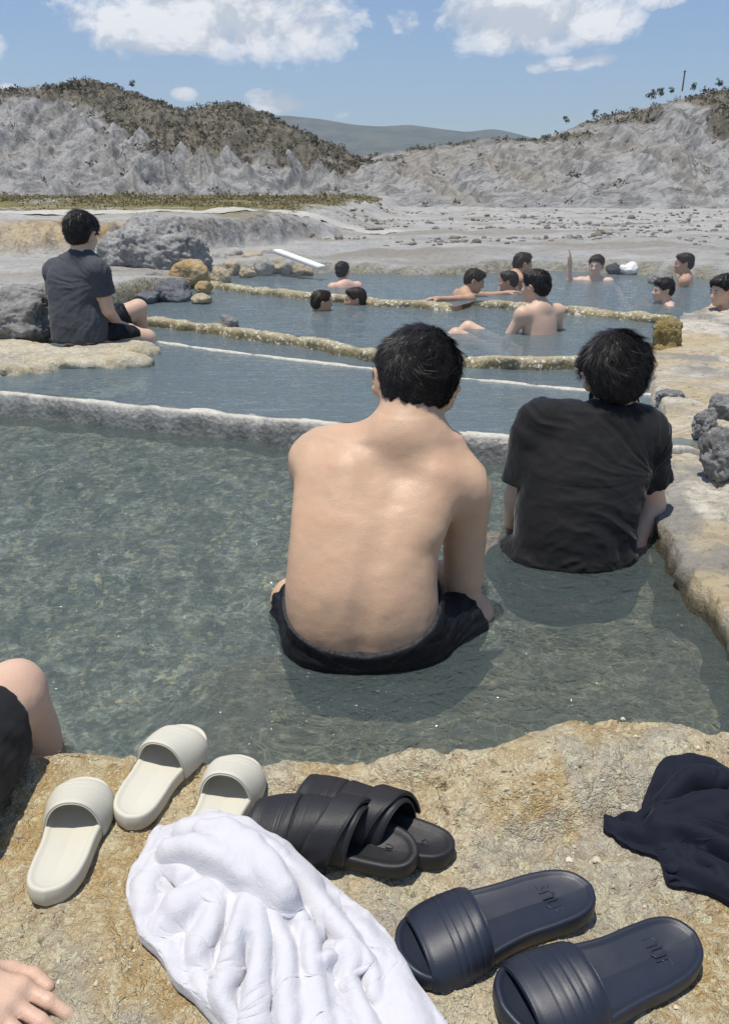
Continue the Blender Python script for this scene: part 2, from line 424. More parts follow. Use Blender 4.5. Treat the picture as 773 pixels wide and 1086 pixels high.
# ---- the shirtless man sitting cross-legged in the near pool
def man_front():
    a1 = lambda px, py, y: at(px, py, y*.955)
    root = empty('person', (0.02, 1.6, 0), 'shirtless man in wet black shorts sitting in the near pool with his back turned', 'person')
    q = []
    pel = a1(388, 690, 1.70); c7 = a1(434, 455, 1.90)
    rows = [(735, 318, 452, 1.60, .22), (700, 308, 464, 1.578, .235), (665, 302, 465, 1.578, .24), (630, 303, 464, 1.598, .235), (595, 306, 468, 1.635, .225), (560, 309, 478, 1.68, .21), (525, 312, 486, 1.735, .195), (495, 318, 488, 1.788, .175), (470, 345, 486, 1.836, .14)]
    q.append(loft(stations(rows, a1), .04))
    shR = a1(492, 522, 1.862); shL = a1(336, 492, 1.925)
    elR = a1(491, 612, 1.875); elL = a1(330, 605, 2.04)
    cb = c7+V(0, .0, -.02)
    q.append(rc(cb, shR+V(-.02, 0, .012), .056, .058, .07)); q.append(rc(cb, shL+V(.02, 0, .012), .055, .055, .07))
    q.append(el(shR, (.060, .062, .070), None, .04)); q.append(el(shL, (.058, .06, .066), None, .04))
    q.append(rc(shR+V(.004, 0, -.03), elR, .057, .050, .03)); q.append(rc(shL+V(-.004, 0, -.03), elL, .053, .046, .03))
    wrR = a1(440, 606, 2.07); wrL = a1(395, 600, 2.12)
    q.append(rc(elR, wrR, .047, .030, .015)); q.append(rc(elL, wrL, .046, .030, .015))
    q += hand_prims(wrR, norm(wrL-wrR+V(0, .15, -.1)), V(0, .3, 1), 1., .5, right=True); q += hand_prims(wrL, norm(wrR-wrL+V(0, .2, -.15)), V(0, .3, 1), 1., .5, right=False)
    # shoulder blades, flank, spine furrow
    q.append(rc(a1(462, 508, 1.79), a1(448, 556, 1.732), .032, .020, .07)); q.append(rc(a1(370, 500, 1.81), a1(362, 550, 1.745), .032, .020, .07))
    sp = [a1(420, 503, 1.742), a1(410, 530, 1.690), a1(394, 590, 1.612), a1(384, 660, 1.556), a1(382, 695, 1.555)]
    for a, b in zip(sp[:-1], sp[1:]): q.append(rc(a, b, .010, .010, .045, 's'))
    M = hb(3, 24, 13); hc = a1(440, 408, 1.975); S = 1.05
    q += head_prims(hc, M, S, c7+V(0, .02, -.02), .062)
    q.append(rc(hc+M@V(0, -.045, -.06), c7+V(0, -.005, -.03), .044, .058, .05))
    q.append(el(a1(431, 462, 1.865), (.075, .05, .06), rot_mat(R(-30), 0, 0), .07))
    hR, kR = a1(440, 690, 1.72), a1(497, 652, 1.86); hL, kL = a1(350, 690, 1.73), a1(312, 636, 1.93)
    aR, aL = a1(380, 655, 2.03), a1(425, 650, 2.07)
    aR[2] = aL[2] = -.07
    q += [rc(hR, kR, .09, .062, .03), rc(hL, kL, .09, .062, .03), rc(kR+V(.008, .012, -.005), aR, .053, .036, .02), rc(kL+V(0, .01, -.01), aL, .053, .036, .02)]
    q += [rc(aR, aR+V(-.13, .03, -.0), .034, .026, .02), rc(aL, aL+V(.13, .05, 0), .034, .026, .02)]
    body = sdf_obj('body', q, .005, SKIN_A, smooth=2, disp=lambda v: .0013*fbm(v*16, 4))
    rows2 = [(py, xl-6, xr+6, yb-.012, dp+.024) for py, xl, xr, yb, dp in rows[:4]]
    s = [loft(stations(rows2, a1), .03), rc(hR, kR-(kR-hR)*.05, .102, .080, .05), rc(hL, kL-(kL-hL)*.04, .102, .080, .05)]
    w0 = a1(390, 699, 1.565)
    s.append((None, None, lambda P: (P-w0)@norm(V(-.03, -.5, 1.0))-.12*np.abs(P[..., 0]-w0[0])**1.25, .006, 'i'))
    s.append(plane(kR-norm(kR-hR)*.02, kR-hR, .01)); s.append(plane(kL-norm(kL-hL)*.015, kL-hL, .01))
    def fold(v):
        x = v-w0; ang = np.arctan2(x[:, 2]+.06, np.abs(x[:, 0])+.02)
        a = ridged(np.stack([ang*5+np.sign(x[:, 0])*3, np.abs(x[:, 0])*3, x[:, 1]*3], -1), 3)
        m = sstep(.02, .09, np.abs(x[:, 0]))
        near = sstep(.0, .014, -((x@norm(V(-.03, -.5, 1.0)))-.12*np.abs(x[:, 0])**1.25))
        return near*(.024*(a-.75)*m+.0022*fbm(v*40, 2))+.016*(ridged(np.stack([x[:, 0]*6+2*x[:, 2], x[:, 1]*5, x[:, 2]*30], -1), 3)-.75)*(1-.6*m)*near
    shorts = sdf_obj('shorts', s, .004, SWIM, disp=fold)
    hair = hair_obj(hc, M, S, HAIR, .004, 1.25, 15000, .030, .0012, 3, nape=-.105, lift=.34, lump=.006, whorl=(.022, -.035))
    adopt(root, body, shorts, hair)
    return root
man_front()

# ---- the man in the black T-shirt leaning in the same pool
SHIRT_B = m_cloth('tee_black', (.0125, .0125, .0135), .78, 800, .18, .15)
def man_tee():
    root = empty('person', (.6, 2.15, 0), 'man in black T-shirt sitting waist deep beside the pale rock bank', 'person')
    rows = [(640, 552, 665, 2.02, .22), (605, 550, 668, 2.025, .23), (570, 552, 672, 2.045, .235), (530, 556, 682, 2.09, .23), (490, 558, 690, 2.145, .215), (458, 566, 692, 2.20, .185), (440, 590, 690, 2.235, .14)]
    c7 = at(654, 437, 2.29)
    shL, shR = at(572, 452, 2.29), at(682, 466, 2.27)
    elL, elR = at(549, 528, 2.27), at(690, 535, 2.29)
    wrL, wrR = at(543, 560, 2.36), at(671, 580, 2.20)
    def trunk(d):
        st = stations([(py, xl-d*370, xr+d*370, yb-d, dp+2*d) for py, xl, xr, yb, dp in rows])
        return [loft(st, .04), rc(c7+V(0, 0, -.03), shL+V(.02, 0, .0), .05+d, .052+d, .06), rc(c7+V(0, 0, -.03), shR+V(-.02, 0, .0), .05+d, .052+d, .06),
                el(shL, (.054+d, .058+d, .062+d), None, .04), el(shR, (.054+d, .058+d, .062+d), None, .04)]
    q = trunk(0)
    q += [rc(shL, elL, .050, .043, .03), rc(shR, elR, .050, .043, .03), rc(elL, wrL, .041, .028, .015), rc(elR, wrR, .041, .028, .015)]
    q += hand_prims(wrL, V(.05, .5, -.6), V(0, .6, .5), .95, .3, right=False); q += hand_prims(wrR, V(.5, -.1, -.35), V(.1, 0, 1), .95, .3, right=True)
    M = hb(-6, 10, -4); hc = at(652, 398, 2.33); S = .98
    q += head_prims(hc, M, S, c7+V(0, .01, -.02), .056)
    hL, hR = at(578, 650, 2.12), at(640, 650, 2.12); kL, kR = hL+V(-.10, .40, .03), hR+V(.06, .42, .03)
    q += [rc(hL, kL, .088, .06, .03), rc(hR, kR, .088, .06, .03), rc(kL, kL+V(0, .06, -.33), .052, .036, .02), rc(kR, kR+V(0, .06, -.33), .052, .036, .02)]
    q += [rc(kL+V(0, .06, -.33), kL+V(-.02, .22, -.36), .034, .028, .02), rc(kR+V(0, .06, -.33), kR+V(.03, .22, -.36), .034, .028, .02)]
    body = sdf_obj('body', q, .006, SKIN_B, smooth=2)
    d = .012
    t = trunk(d)
    for sh, e, L in ((shL, elL, .80), (shR, elR, .62)):
        m = sh+(e-sh)*L
        t.append(rc(sh, m+(e-sh)*.25, .062, .072, .04))
    sL, sR = shL+(elL-shL)*.80, shR+(elR-shR)*.66
    def cuts(P):                                               # sleeve hems: cut only near each arm
        a = np.where(P[..., 0] < shL[0]+.03, (P-sL)@norm(elL-shL), -1); b = np.where(P[..., 0] > shR[0]-.035, (P-sR)@norm(elR-shR), -1)
        low = P[..., 2] > .0
        return np.where(low, np.maximum(a, b), -1)
    torso_clear = loft(stations([(py, xl-d*370, xr+d*370, yb-d, dp+2*d) for py, xl, xr, yb, dp in rows]))[2]
    t.append((None, None, lambda P: np.minimum(cuts(P), torso_clear(P)), .003, 'i'))
    t.append(rc(c7+V(0, .025, .012), c7+V(0, .07, .16), .066, .066, .010, 's'))
    # the wet hem floats out over the water
    t.append(el(V(*onz(605, 598, .0)[:2], -.01)+V(0, .13, 0), (.19, .150, .022), None, .05))
    ctr = at(575, 625, 2.05); arm = at(690, 500, 2.2)
    def fold(v):
        x = v-ctr; r = np.linalg.norm(x, axis=1); ang = np.arctan2(x[:, 2], x[:, 0])
        w = .25*fbm(v*5, 2)
        arcs = ridged(np.stack([r*15+w*2, ang*1.3, np.zeros(len(v))], -1), 2)-.72
        y = v-arm; rr = np.linalg.norm(y, axis=1); an2 = np.arctan2(y[:, 2], -y[:, 0])
        rays = ridged(np.stack([an2*4.5+w*2, rr*2.2, np.full(len(v), 4.)], -1), 2)-.72
        lowm = sstep(.34, .12, v[:, 2]); right = sstep(.48, .62, v[:, 0])
        wet = sstep(.06, .0, v[:, 2])
        return .020*arcs*lowm*(.35+.65*right)+.017*rays*(1-lowm)*.9+.002*fbm(v*22, 3)+wet*.012*(ridged(v*np.array((20, 20, 34.)), 3)-.7)
    shirt = sdf_obj('shirt', t, .0045, SHIRT_B, disp=fold)
    col = []
    u = norm(V(-.0, -.38, 1)); e1 = V(1, 0, 0); e2 = np.cross(u, e1)
    pts = [c7+V(0, .045, .03)+.066*math.cos(a)*e1+.062*math.sin(a)*e2+V(0, 0, -.0) for a in np.linspace(0, 2*math.pi, 25)]
    collar = sdf_obj('collar', [rc(a, b, .009, .009, .004) for a, b in zip(pts[:-1], pts[1:])], .004, SHIRT_B)
    s = [rc(hL, hL+(kL-hL)*.7, .10, .085, .03), rc(hR, hR+(kR-hR)*.7, .10, .085, .03), el((hL+hR)/2, (.17, .12, .10), None, .03)]
    shorts = sdf_obj('shorts', s, .008, SWIM)
    hair = hair_obj(hc, M, S, HAIR, .004, 1.55, 15000, .042, .0013, 8, nape=-.10, lift=.3, lump=.007, whorl=(-.01, -.03))
    adopt(root, body, shirt, shorts, hair); collar.parent = shirt
    return root
man_tee()
# ------------------------------------------------------------------ setting: pools, banks, ground, hills
L0, L1, L2, L3 = 0., .105, .150, .185          # water levels of the four pools
def pts_on(pix, z): return np.array([onz(px, py, z)[:2] for px, py in pix])
def resample(p, step):
    p = np.asarray(p, float); d = np.r_[0, np.cumsum(np.linalg.norm(np.diff(p, axis=0), axis=1))]
    n = max(int(d[-1]/step), 3); t = np.linspace(0, d[-1], n)
    q = np.stack([np.interp(t, d, p[:, k]) for k in range(p.shape[1])], -1)
    for _ in range(6): q[1:-1] = .25*q[:-2]+.5*q[1:-1]+.25*q[2:]
    return q
WEIR0 = pts_on([(-330, 392), (-150, 398), (0, 414), (150, 429), (300, 443), (540, 462), (700, 472), (760, 474)], .105)
LIP = pts_on([(150, 359), (230, 371), (400, 391), (600, 411), (720, 420)], .11)
WALL1 = pts_on([(60, 328), (150, 336), (240, 347), (330, 360), (400, 373), (500, 379), (610, 381), (700, 374)], .155)
WALL2 = pts_on([(215, 298), (245, 303), (330, 312), (400, 318), (455, 321), (482, 325)], .19)
WALL3 = pts_on([(505, 318), (560, 323), (640, 329), (700, 336), (730, 338)], .19)
FARBANK = pts_on([(270, 291), (340, 289), (400, 290), (480, 292), (560, 287), (600, 287), (700, 292), (773, 297), (840, 300)], .19)
BANK0 = pts_on([(1000, 1100), (900, 900), (773, 703), (741, 650), (712, 606), (692, 574), (684, 545), (684, 505)], 0.)
BANKX = np.array(sorted([(y, x) for x, y in BANK0]+[tuple(p[::-1]) for p in pts_on([(700, 470), (702, 440), (690, 415), (686, 385)], .11)]+[tuple(p[::-1]) for p in pts_on([(690, 372), (705, 352), (722, 338)], .15)]+[tuple(p[::-1]) for p in pts_on([(735, 331), (768, 323), (800, 315), (860, 303)], .185)]))
def bank_x(y): return np.interp(y, BANKX[:, 0], BANKX[:, 1])+.02*pnoise(P2(np.asarray(y)*3, 0., 3.3))+.012*pnoise(P2(np.asarray(y)*9, 0., 7.3))
EDGE = pts_on([(-500, 786), (-200, 792), (0, 797), (60, 797), (150, 800), (300, 806), (380, 808), (450, 807), (520, 802), (545, 795), (600, 782), (640, 778), (700, 776), (773, 775), (950, 768), (1200, 760)], .055)
def edge_y(x): return np.interp(x, EDGE[:, 0], EDGE[:, 1])+.010*pnoise(P2(np.asarray(x)*7, 0, 1.2))+.006*pnoise(P2(np.asarray(x)*22, 0, 5.2))
def bump_at(x, y, px, py, rx, ry, h, z=.05, p=2.):
    c = onz(px, py, z); d = np.sqrt(((x-c[0])/rx)**2+((y-c[1])/ry)**2)
    return h*np.clip(1-d**p, 0, 1)
def ledge_top(x, y):
    """height of the foreground rock (smooth part)"""
    z = .062+.010*fbm(P2(x*3.2, y*3.2), 3)
    z = z+bump_at(x, y, 650, 822, .27, .16, .060)+bump_at(x, y, 455, 822, .10, .055, .028)+bump_at(x, y, 425, 822, .06, .05, .014)
    z = z+bump_at(x, y, 560, 850, .16, .09, .022)+bump_at(x, y, 770, 900, .25, .25, .03)+bump_at(x, y, 120, 1080, .22, .18, .014)
    return z
def crackle(x, y, s, t=0.):
    return ridged(P2(x*s, y*s, t), 3)
def ledge_z(x, y):
    z = ledge_top(x, y)
    r = fbm(P2(x*14, y*14, 2.), 4)
    z = z+.0085*r-.012*sstep(.80, .95, crackle(x+.03*r, y, 3.1, 4.))*sstep(.0, .3, fbm(P2(x*2, y*2, 9.), 2)+.2)
    z = z+.0040*ridged(P2(x*42, y*42, 1.), 3)+.0020*fbm(P2(x*120, y*120), 2)
    return z

# ---- materials of rock
def m_tufa(name, pale, ochre, grey, sc=1., strength=.9):
    t = NT(name); c = t.coord()
    big = t.noise(c, 3.4*sc, 5, .6, .6); mid = t.noise(c, 12*sc, 6, .68, .8)
    wc = t.mix(.035/sc, c, t.noise(c, 26*sc, 4, .65, 0., 'Color'), 'LINEAR_LIGHT')
    col = t.mix(t.ramp(big, [(.44, 0.), (.56, 1.)]), pale, ochre)
    col = t.mix(t.ramp(t.noise(t.coord(loc=(3, 7, 1)), 2.6*sc, 5, .62, .5), [(.49, 0.), (.57, .9)]), col, grey)
    col = t.mix(t.math('MULTIPLY', t.ramp(mid, [(.50, 0.), (.64, 1.)]), .65), col, tuple(min(v*1.28, .8) for v in pale))
    col = t.mix(t.math('MULTIPLY', t.ramp(t.noise(t.coord(loc=(9, 2, 4)), 8*sc, 5, .65, 1.2), [(.55, 0.), (.68, 1.)]), .55), col, tuple(v*.72 for v in ochre))
    # crumbly grains of crust, each a little lighter or darker than the next, with dark pits between
    g1 = t.n('SeparateColor'); t.put(g1.inputs[0], t.voro(wc, 85*sc, 'F1', 'Color')); g2 = t.n('SeparateColor'); t.put(g2.inputs[0], t.voro(wc, 210*sc, 'F1', 'Color'))
    col = t.mix(t.ramp(g1.outputs[0], [(.0, .34), (.42, 0.)]), col, tuple(v*.55 for v in ochre)); col = t.mix(t.ramp(g1.outputs[1], [(.62, 0.), (1., .55)]), col, tuple(min(v*1.4, .8) for v in pale))
    col = t.mix(t.ramp(g2.outputs[0], [(.0, .32), (.36, 0.)]), col, tuple(v*.5 for v in grey)); col = t.mix(t.ramp(g2.outputs[1], [(.7, 0.), (1., .5)]), col, tuple(min(v*1.4, .8) for v in pale))
    gate = t.ramp(t.noise(t.coord(loc=(1, 5, 8)), 6*sc, 4, .6), [(.46, 0.), (.60, 1.)])
    pit = t.math('MULTIPLY', t.ramp(t.noise(wc, 60*sc, 3, .6), [(.30, 1.), (.40, 0.)]), gate)
    col = t.mix(t.math('MULTIPLY', pit, .8), col, tuple(v*.28 for v in ochre))
    h = t.math('ADD', t.math('MULTIPLY', t.voro(wc, 85*sc), -.8), t.math('ADD', t.math('MULTIPLY', t.voro(wc, 210*sc), -.4), t.math('MULTIPLY', mid, 1.2)))
    h = t.math('SUBTRACT', t.math('ADD', h, t.math('MULTIPLY', t.noise(c, 160*sc, 5, .75), .8)), t.math('MULTIPLY', pit, .9))
    t.bsdf(col, .9, t.bump(h, strength, .011/sc), Specular__IOR__Level=.2)
    return t.m
TUFA = m_tufa('rock_tufa', (.66, .55, .375), (.55, .39, .185), (.47, .43, .35))
TRAV = m_tufa('rock_travertine', (.60, .545, .43), (.46, .36, .20), (.40, .375, .32), .7, .8)
def m_stone(name, a, b, sc=1., rough=.85, strength=.8, dist=.03, mott=.5):
    t = NT(name); c = t.coord()
    n = t.noise(c, 2.5*sc, 6, .65, .4); m = t.noise(c, 16*sc, 5, .7)
    col = t.mix(t.ramp(n, [(.35, 0.), (.65, 1.)]), a, b)
    col = t.mix(t.math('MULTIPLY', t.ramp(m, [(.35, 1.), (.5, 0.)]), mott), col, tuple(v*.4 for v in a))
    col = t.mix(t.math('MULTIPLY', t.ramp(m, [(.58, 0.), (.72, 1.)]), mott), col, tuple(min(v*1.6, .8) for v in b))
    h = t.math('ADD', t.math('MULTIPLY', t.voro(c, 9*sc), .7), t.math('ADD', m, t.math('MULTIPLY', t.noise(c, 60*sc, 4, .7), .5)))
    t.bsdf(col, rough, t.bump(h, strength, dist), Specular__IOR__Level=.3)
    return t.m
ST_GREY = m_stone('stone_grey', (.21, .205, .195), (.34, .33, .31), 1.2)
ST_DARK = m_stone('stone_dark_wet', (.10, .105, .115), (.22, .225, .235), 1.5, .35)
ST_TAN = m_stone('stone_tan', (.42, .34, .22), (.52, .45, .33), 1.5)
ST_OCHRE = m_stone('stone_ochre', (.40, .27, .11), (.50, .40, .24), 1.5)
ST_GOLD = m_stone('stone_gold_crust', (.36, .24, .06), (.62, .52, .25), 9, .45, 1., .02, .9)

# ---- foreground ledge
xs = np.concatenate([np.linspace(-2.4, -.72, 70, endpoint=False), np.linspace(-.72, .80, 500), np.linspace(.80, 2.2, 71)[1:]])
us = np.concatenate([np.linspace(-.07, -.012, 10), np.linspace(-.008, .50, 180), np.linspace(.51, 1.6, 60)])
X, U = np.meshgrid(xs, us, indexing='ij')
EY = edge_y(X); Y = EY-U
top = ledge_z(X, EY-np.maximum(U, .0))
rim = .030*(1-np.sqrt(np.clip(1-(1-np.clip(U/.045, 0, 1))**2, 0, 1)))
Z = np.where(U >= 0, top-rim, top-.030+U*6.5)
Y = Y+np.where(U < .03, .012*fbm(P2(X*9, Z*9, 4.), 3), 0)
o = mesh_obj('rock_ledge', np.stack([X, Y, Z], -1).reshape(-1, 3), grid_faces(*X.shape)[:, ::-1], TUFA); tag(o, 'rough tan and ochre rock ledge with the sandals on it', 'rock ledge', kind='structure')

# ---- right bank of pale travertine
ys = np.concatenate([np.linspace(.75, 3.6, 330, endpoint=False), np.linspace(3.6, 9.6, 260)])
us = np.concatenate([np.linspace(-.06, -.01, 8), np.linspace(-.004, .9, 150), np.linspace(.92, 6, 130)])
Yb, U = np.meshgrid(ys, us, indexing='ij')
BX = bank_x(Yb); Xb = BX+U
def bank_z(x, y, u):
    lev = np.interp(y, [0, 2.9, 3.2, 5.2, 8, 9.6], [.075, .085, .145, .19, .225, .25])
    z = lev+.035*np.clip(u, 0, 2)+.022*fbm(P2(x*1.9, y*1.9, 3.), 4)
    # flowing scallops of mineral crust
    w = fbm(P2(x*2.2, y*2.2, 6.), 3)
    z = z+.010*np.abs(np.sin((y*7+x*4+w*3.2)))*sstep(.02, .12, u)
    # cracks and broken blocks towards the right
    cr = crackle(x, y*1.3, 1.5, 5.)
    z = z-.055*sstep(.86, .97, cr)*sstep(.10, .3, u)
    z = z+.16*sstep(.42, .62, u+.12*fbm(P2(x*3, y*3, 8.), 3))*sstep(2.3, 2.7, y)*sstep(3.6, 3.1, y)
    z = z+.05*ridged(P2(x*4, y*4, 7.), 4)*sstep(.38, .60, u)
    z = z-.06*np.exp(-((y-3.35-.1*w)/.07)**2)*sstep(.05, .2, u)
    return z+.006*fbm(P2(x*18, y*18, 1.), 4)+.003*ridged(P2(x*40, y*40, 1.), 2)
Zt = bank_z(Xb, Yb, np.maximum(U, 0))
rim = .018*(1-np.sqrt(np.clip(1-(1-np.clip(U/.03, 0, 1))**2, 0, 1)))
Zb = np.where(U >= 0, Zt-rim, Zt-.018+U*9)
Xb = Xb+np.where(U < .03, .02*fbm(P2(Yb*8, Zb*8, 4.), 3), 0)
def m_bank():
    t = NT('travertine_bank'); c = t.coord()
    flow = t.noise(t.coord((5, 16, 6), rot=(0, 0, R(-24))), 1., 6, .62, 2.2)
    big = t.noise(c, 1.7, 5, .6, .6); fine = t.noise(c, 45, 5, .7)
    col = t.mix(t.ramp(flow, [(.34, 0.), (.60, 1.)]), (.40, .345, .25), (.66, .62, .53))
    col = t.mix(t.math('MULTIPLY', t.ramp(big, [(.48, 0.), (.62, 1.)]), .75), col, (.47, .365, .19))
    sep = t.n('SeparateXYZ'); t.put(sep.inputs[0], c)
    # dark grey uncrusted rock in hollows and along the outer side
    rock = t.ramp(t.noise(t.coord(loc=(4, 4, 2)), 1.5, 5, .65, .5), [(.52, 0.), (.60, 1.)])
    col = t.mix(t.math('MULTIPLY', rock, .8), col, (.25, .24, .225))
    col = t.mix(t.ramp(fine, [(.30, .8), (.46, 0.)]), col, (.17, .15, .115))
    wetf = t.ramp(t.math('ADD', sep.outputs[2], t.math('MULTIPLY', fine, .03)), [(.035, 1.), (.075, 0.)])
    col = t.mix(wetf, col, (.115, .10, .065))
    h = t.math('ADD', t.math('MULTIPLY', flow, 1.6), t.math('ADD', fine, t.math('MULTIPLY', t.noise(c, 150, 4, .7), .5)))
    rg = t.mix(wetf, .8, .25)
    t.bsdf(col, rg, t.bump(h, .9, .016), Specular__IOR__Level=.35)
    return t.m
o = mesh_obj('rock_bank', np.stack([Xb, Yb, Zb], -1).reshape(-1, 3), grid_faces(*Xb.shape)[:, ::-1], m_bank()); tag(o, 'pale crusted rock bank along the right of the pools', 'rock bank', kind='structure')

# ---- walls between the pools
def m_wall(name, top, face, zt, zf, edge=.012, rough=.5, sparkle=.7):
    t = NT(name); c = t.coord(); sep = t.n('SeparateXYZ'); t.put(sep.inputs[0], c)
    n = t.noise(c, 9, 5, .7); f = t.noise(c, 60, 4, .7)
    k = t.math('ADD', sep.outputs[2], t.math('MULTIPLY', t.math('SUBTRACT', n, .5), edge*3))
    m = t.n('MapRange', i1=zf, i2=zt); t.put(m.inputs[0], k)
    fc = t.mix(t.ramp(n, [(.35, 0.), (.65, 1.)]), tuple(v*.6 for v in face), tuple(v*1.35 for v in face))
    tc = t.mix(t.ramp(f, [(.35, 0.), (.6, 1.)]), tuple(v*.7 for v in top), top)
    col = t.mix(m.outputs[0], fc, tc)
    fl = t.n('SeparateColor'); t.put(fl.inputs[0], t.voro(c, 70, 'F1', 'Color')); col = t.mix(t.ramp(fl.outputs[0], [(.86, 0.), (.92, sparkle)]), col, (.70, .68, .58))  # water sparkle painted into the wall colour as random bright flecks
    t.bsdf(col, t.mix(m.outputs[0], rough*.6, rough+.2), t.bump(t.math('ADD', f, t.math('MULTIPLY', t.voro(c, 40), .6)), .8, .008), Specular__IOR__Level=.5)
    return t.m
def sweep_wall(name, path, ztop, zbot, w, mat, wob=.012, seed=0., step=.025, rag=0.):
    p = resample(path, step); n = len(p)
    t = np.gradient(p, axis=0); t /= np.linalg.norm(t, axis=1)[:, None]; s = np.stack([-t[:, 1], t[:, 0]], -1)
    prof = [(-.5, 0), (-.52, .35), (-.53, .6), (-.50, .8), (-.46, .92), (-.36, .985), (-.12, 1.0), (.12, 1.), (.36, .985), (.46, .92), (.50, .8), (.53, .6), (.52, .35), (.5, 0)]
    vs = []; e = np.minimum(np.arange(n), np.arange(n)[::-1])*step; tap = np.sqrt(np.clip(e/.12, 0, 1)*(2-np.clip(e/.12, 0, 1)))*.97+.03; ztop0 = ztop
    for a, b in prof:
        ztop = zbot+(ztop0-zbot)*(.75+.25*tap); q = p+s*(a*w*tap)[:, None]
        z = zbot+(ztop-zbot)*b
        P = np.stack([q[:, 0], q[:, 1], np.full(n, z)], -1)
        d = wob*fbm(P*9+seed, 3)+.4*wob*fbm(P*40+seed, 2)
        q = q+s*(d*np.sign(a)*1.2)[:, None]
        zz = z+(wob*.55*fbm(P2(q[:, 0]*5, q[:, 1]*5, seed), 3)-rag*np.maximum(0, fbm(P2(q[:, 0]*3, q[:, 1]*3, seed+4), 3)))*b
        vs.append(np.stack([q[:, 0], q[:, 1], zz], -1))
    vs = np.stack(vs, 1).reshape(-1, 3)
    fs = grid_faces(n, len(prof))
    return mesh_obj(name, vs, fs, mat)
WM0 = m_wall('wall_lime_topped', (.60, .565, .48), (.235, .23, .21), .104, .094, .006, sparkle=.15)
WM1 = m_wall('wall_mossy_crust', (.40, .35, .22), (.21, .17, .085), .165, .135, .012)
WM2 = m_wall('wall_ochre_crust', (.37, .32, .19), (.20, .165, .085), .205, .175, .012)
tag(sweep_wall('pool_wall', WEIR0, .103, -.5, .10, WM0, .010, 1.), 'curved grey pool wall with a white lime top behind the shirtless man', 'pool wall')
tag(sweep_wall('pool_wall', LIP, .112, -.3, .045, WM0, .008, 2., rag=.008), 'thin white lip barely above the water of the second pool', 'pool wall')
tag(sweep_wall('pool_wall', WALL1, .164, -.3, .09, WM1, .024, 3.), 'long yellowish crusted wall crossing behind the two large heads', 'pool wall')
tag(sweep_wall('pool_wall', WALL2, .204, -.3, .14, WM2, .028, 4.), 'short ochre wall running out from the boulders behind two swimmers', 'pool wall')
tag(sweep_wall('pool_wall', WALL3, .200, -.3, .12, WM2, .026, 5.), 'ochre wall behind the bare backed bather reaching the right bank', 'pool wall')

# ---- water
def m_water(name, tint, body, bodyf, rip=1., ca=1., sy=1.35, ln=.55):
    t = NT(name); c = t.coord(kind='World')
    mpa = t.n('Mapping'); t.put(mpa.inputs[0], c); mpa.inputs['Scale'].default_value = (1, sy, 1)
    c = mpa.outputs[0]
    warp = t.n('TexNoise', Scale=5., Detail=2.); t.put(warp.inputs['Vector'], c)
    wv = t.mix(.10, c, warp.outputs['Color'], 'LINEAR_LIGHT')
    h1 = t.noise(c, 3.2, 2, .5, .3); h2 = t.noise(c, 11, 3, .55, 1.0); h3 = t.noise(wv, 30, 2, .5, 1.5)
    h = t.math('ADD', t.math('MULTIPLY', h1, 1.2), t.math('ADD', t.math('MULTIPLY', h2, .55), t.math('MULTIPLY', h3, .26)))
    nm = t.bump(h, 1., .075*rip)
    # caustic pattern painted into the transparent colour, in place of light focused by ripples
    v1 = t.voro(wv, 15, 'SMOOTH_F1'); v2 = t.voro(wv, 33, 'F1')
    caus_paint = t.math('ADD', t.math('MULTIPLY', t.ramp(v1, [(.25, 0.), (.75, 1.)]), .6), t.math('MULTIPLY', t.ramp(v2, [(.3, 0.), (.8, 1.)]), .6))
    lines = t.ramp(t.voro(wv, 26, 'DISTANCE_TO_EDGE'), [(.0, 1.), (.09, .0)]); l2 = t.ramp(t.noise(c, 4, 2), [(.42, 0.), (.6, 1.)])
    caus_paint = t.math('ADD', t.math('MULTIPLY', t.math('POWER', caus_paint, 1.5), .70), t.math('MULTIPLY', t.math('MULTIPLY', lines, l2), ln))
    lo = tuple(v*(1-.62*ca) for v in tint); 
    tc = t.mix(t.ramp(caus_paint, [(.10, 0.), (.80, 1.)]), lo, tint)
    tr = t.n('BsdfTransparent', Color=tc)
    df = t.n('BsdfDiffuse', Color=body)
    a = t.n('MixShader', Fac=bodyf); t.put(a.inputs[1], tr.outputs[0]); t.put(a.inputs[2], df.outputs[0])
    gl = t.n('BsdfGlossy', Roughness=.045); t.put(gl.inputs['Normal'], nm)
    fr = t.n('Fresnel', IOR=1.333); t.put(fr.inputs['Normal'], nm)
    b = t.n('MixShader'); t.put(b.inputs[0], fr.outputs[0]); t.put(b.inputs[1], a.outputs[0]); t.put(b.inputs[2], gl.outputs[0])
    t.t.links.new(b.outputs[0], t.out.inputs[0]); return t.m
W_NEAR = m_water('water_clear', (.955, .985, .97), (.18, .235, .23), .25, .55, .80, 1.35, 1.1)
W_FAR = m_water('water_milky', (.84, .91, .92), (.24, .31, .335), .42, .22, .5, 2.6, .3)
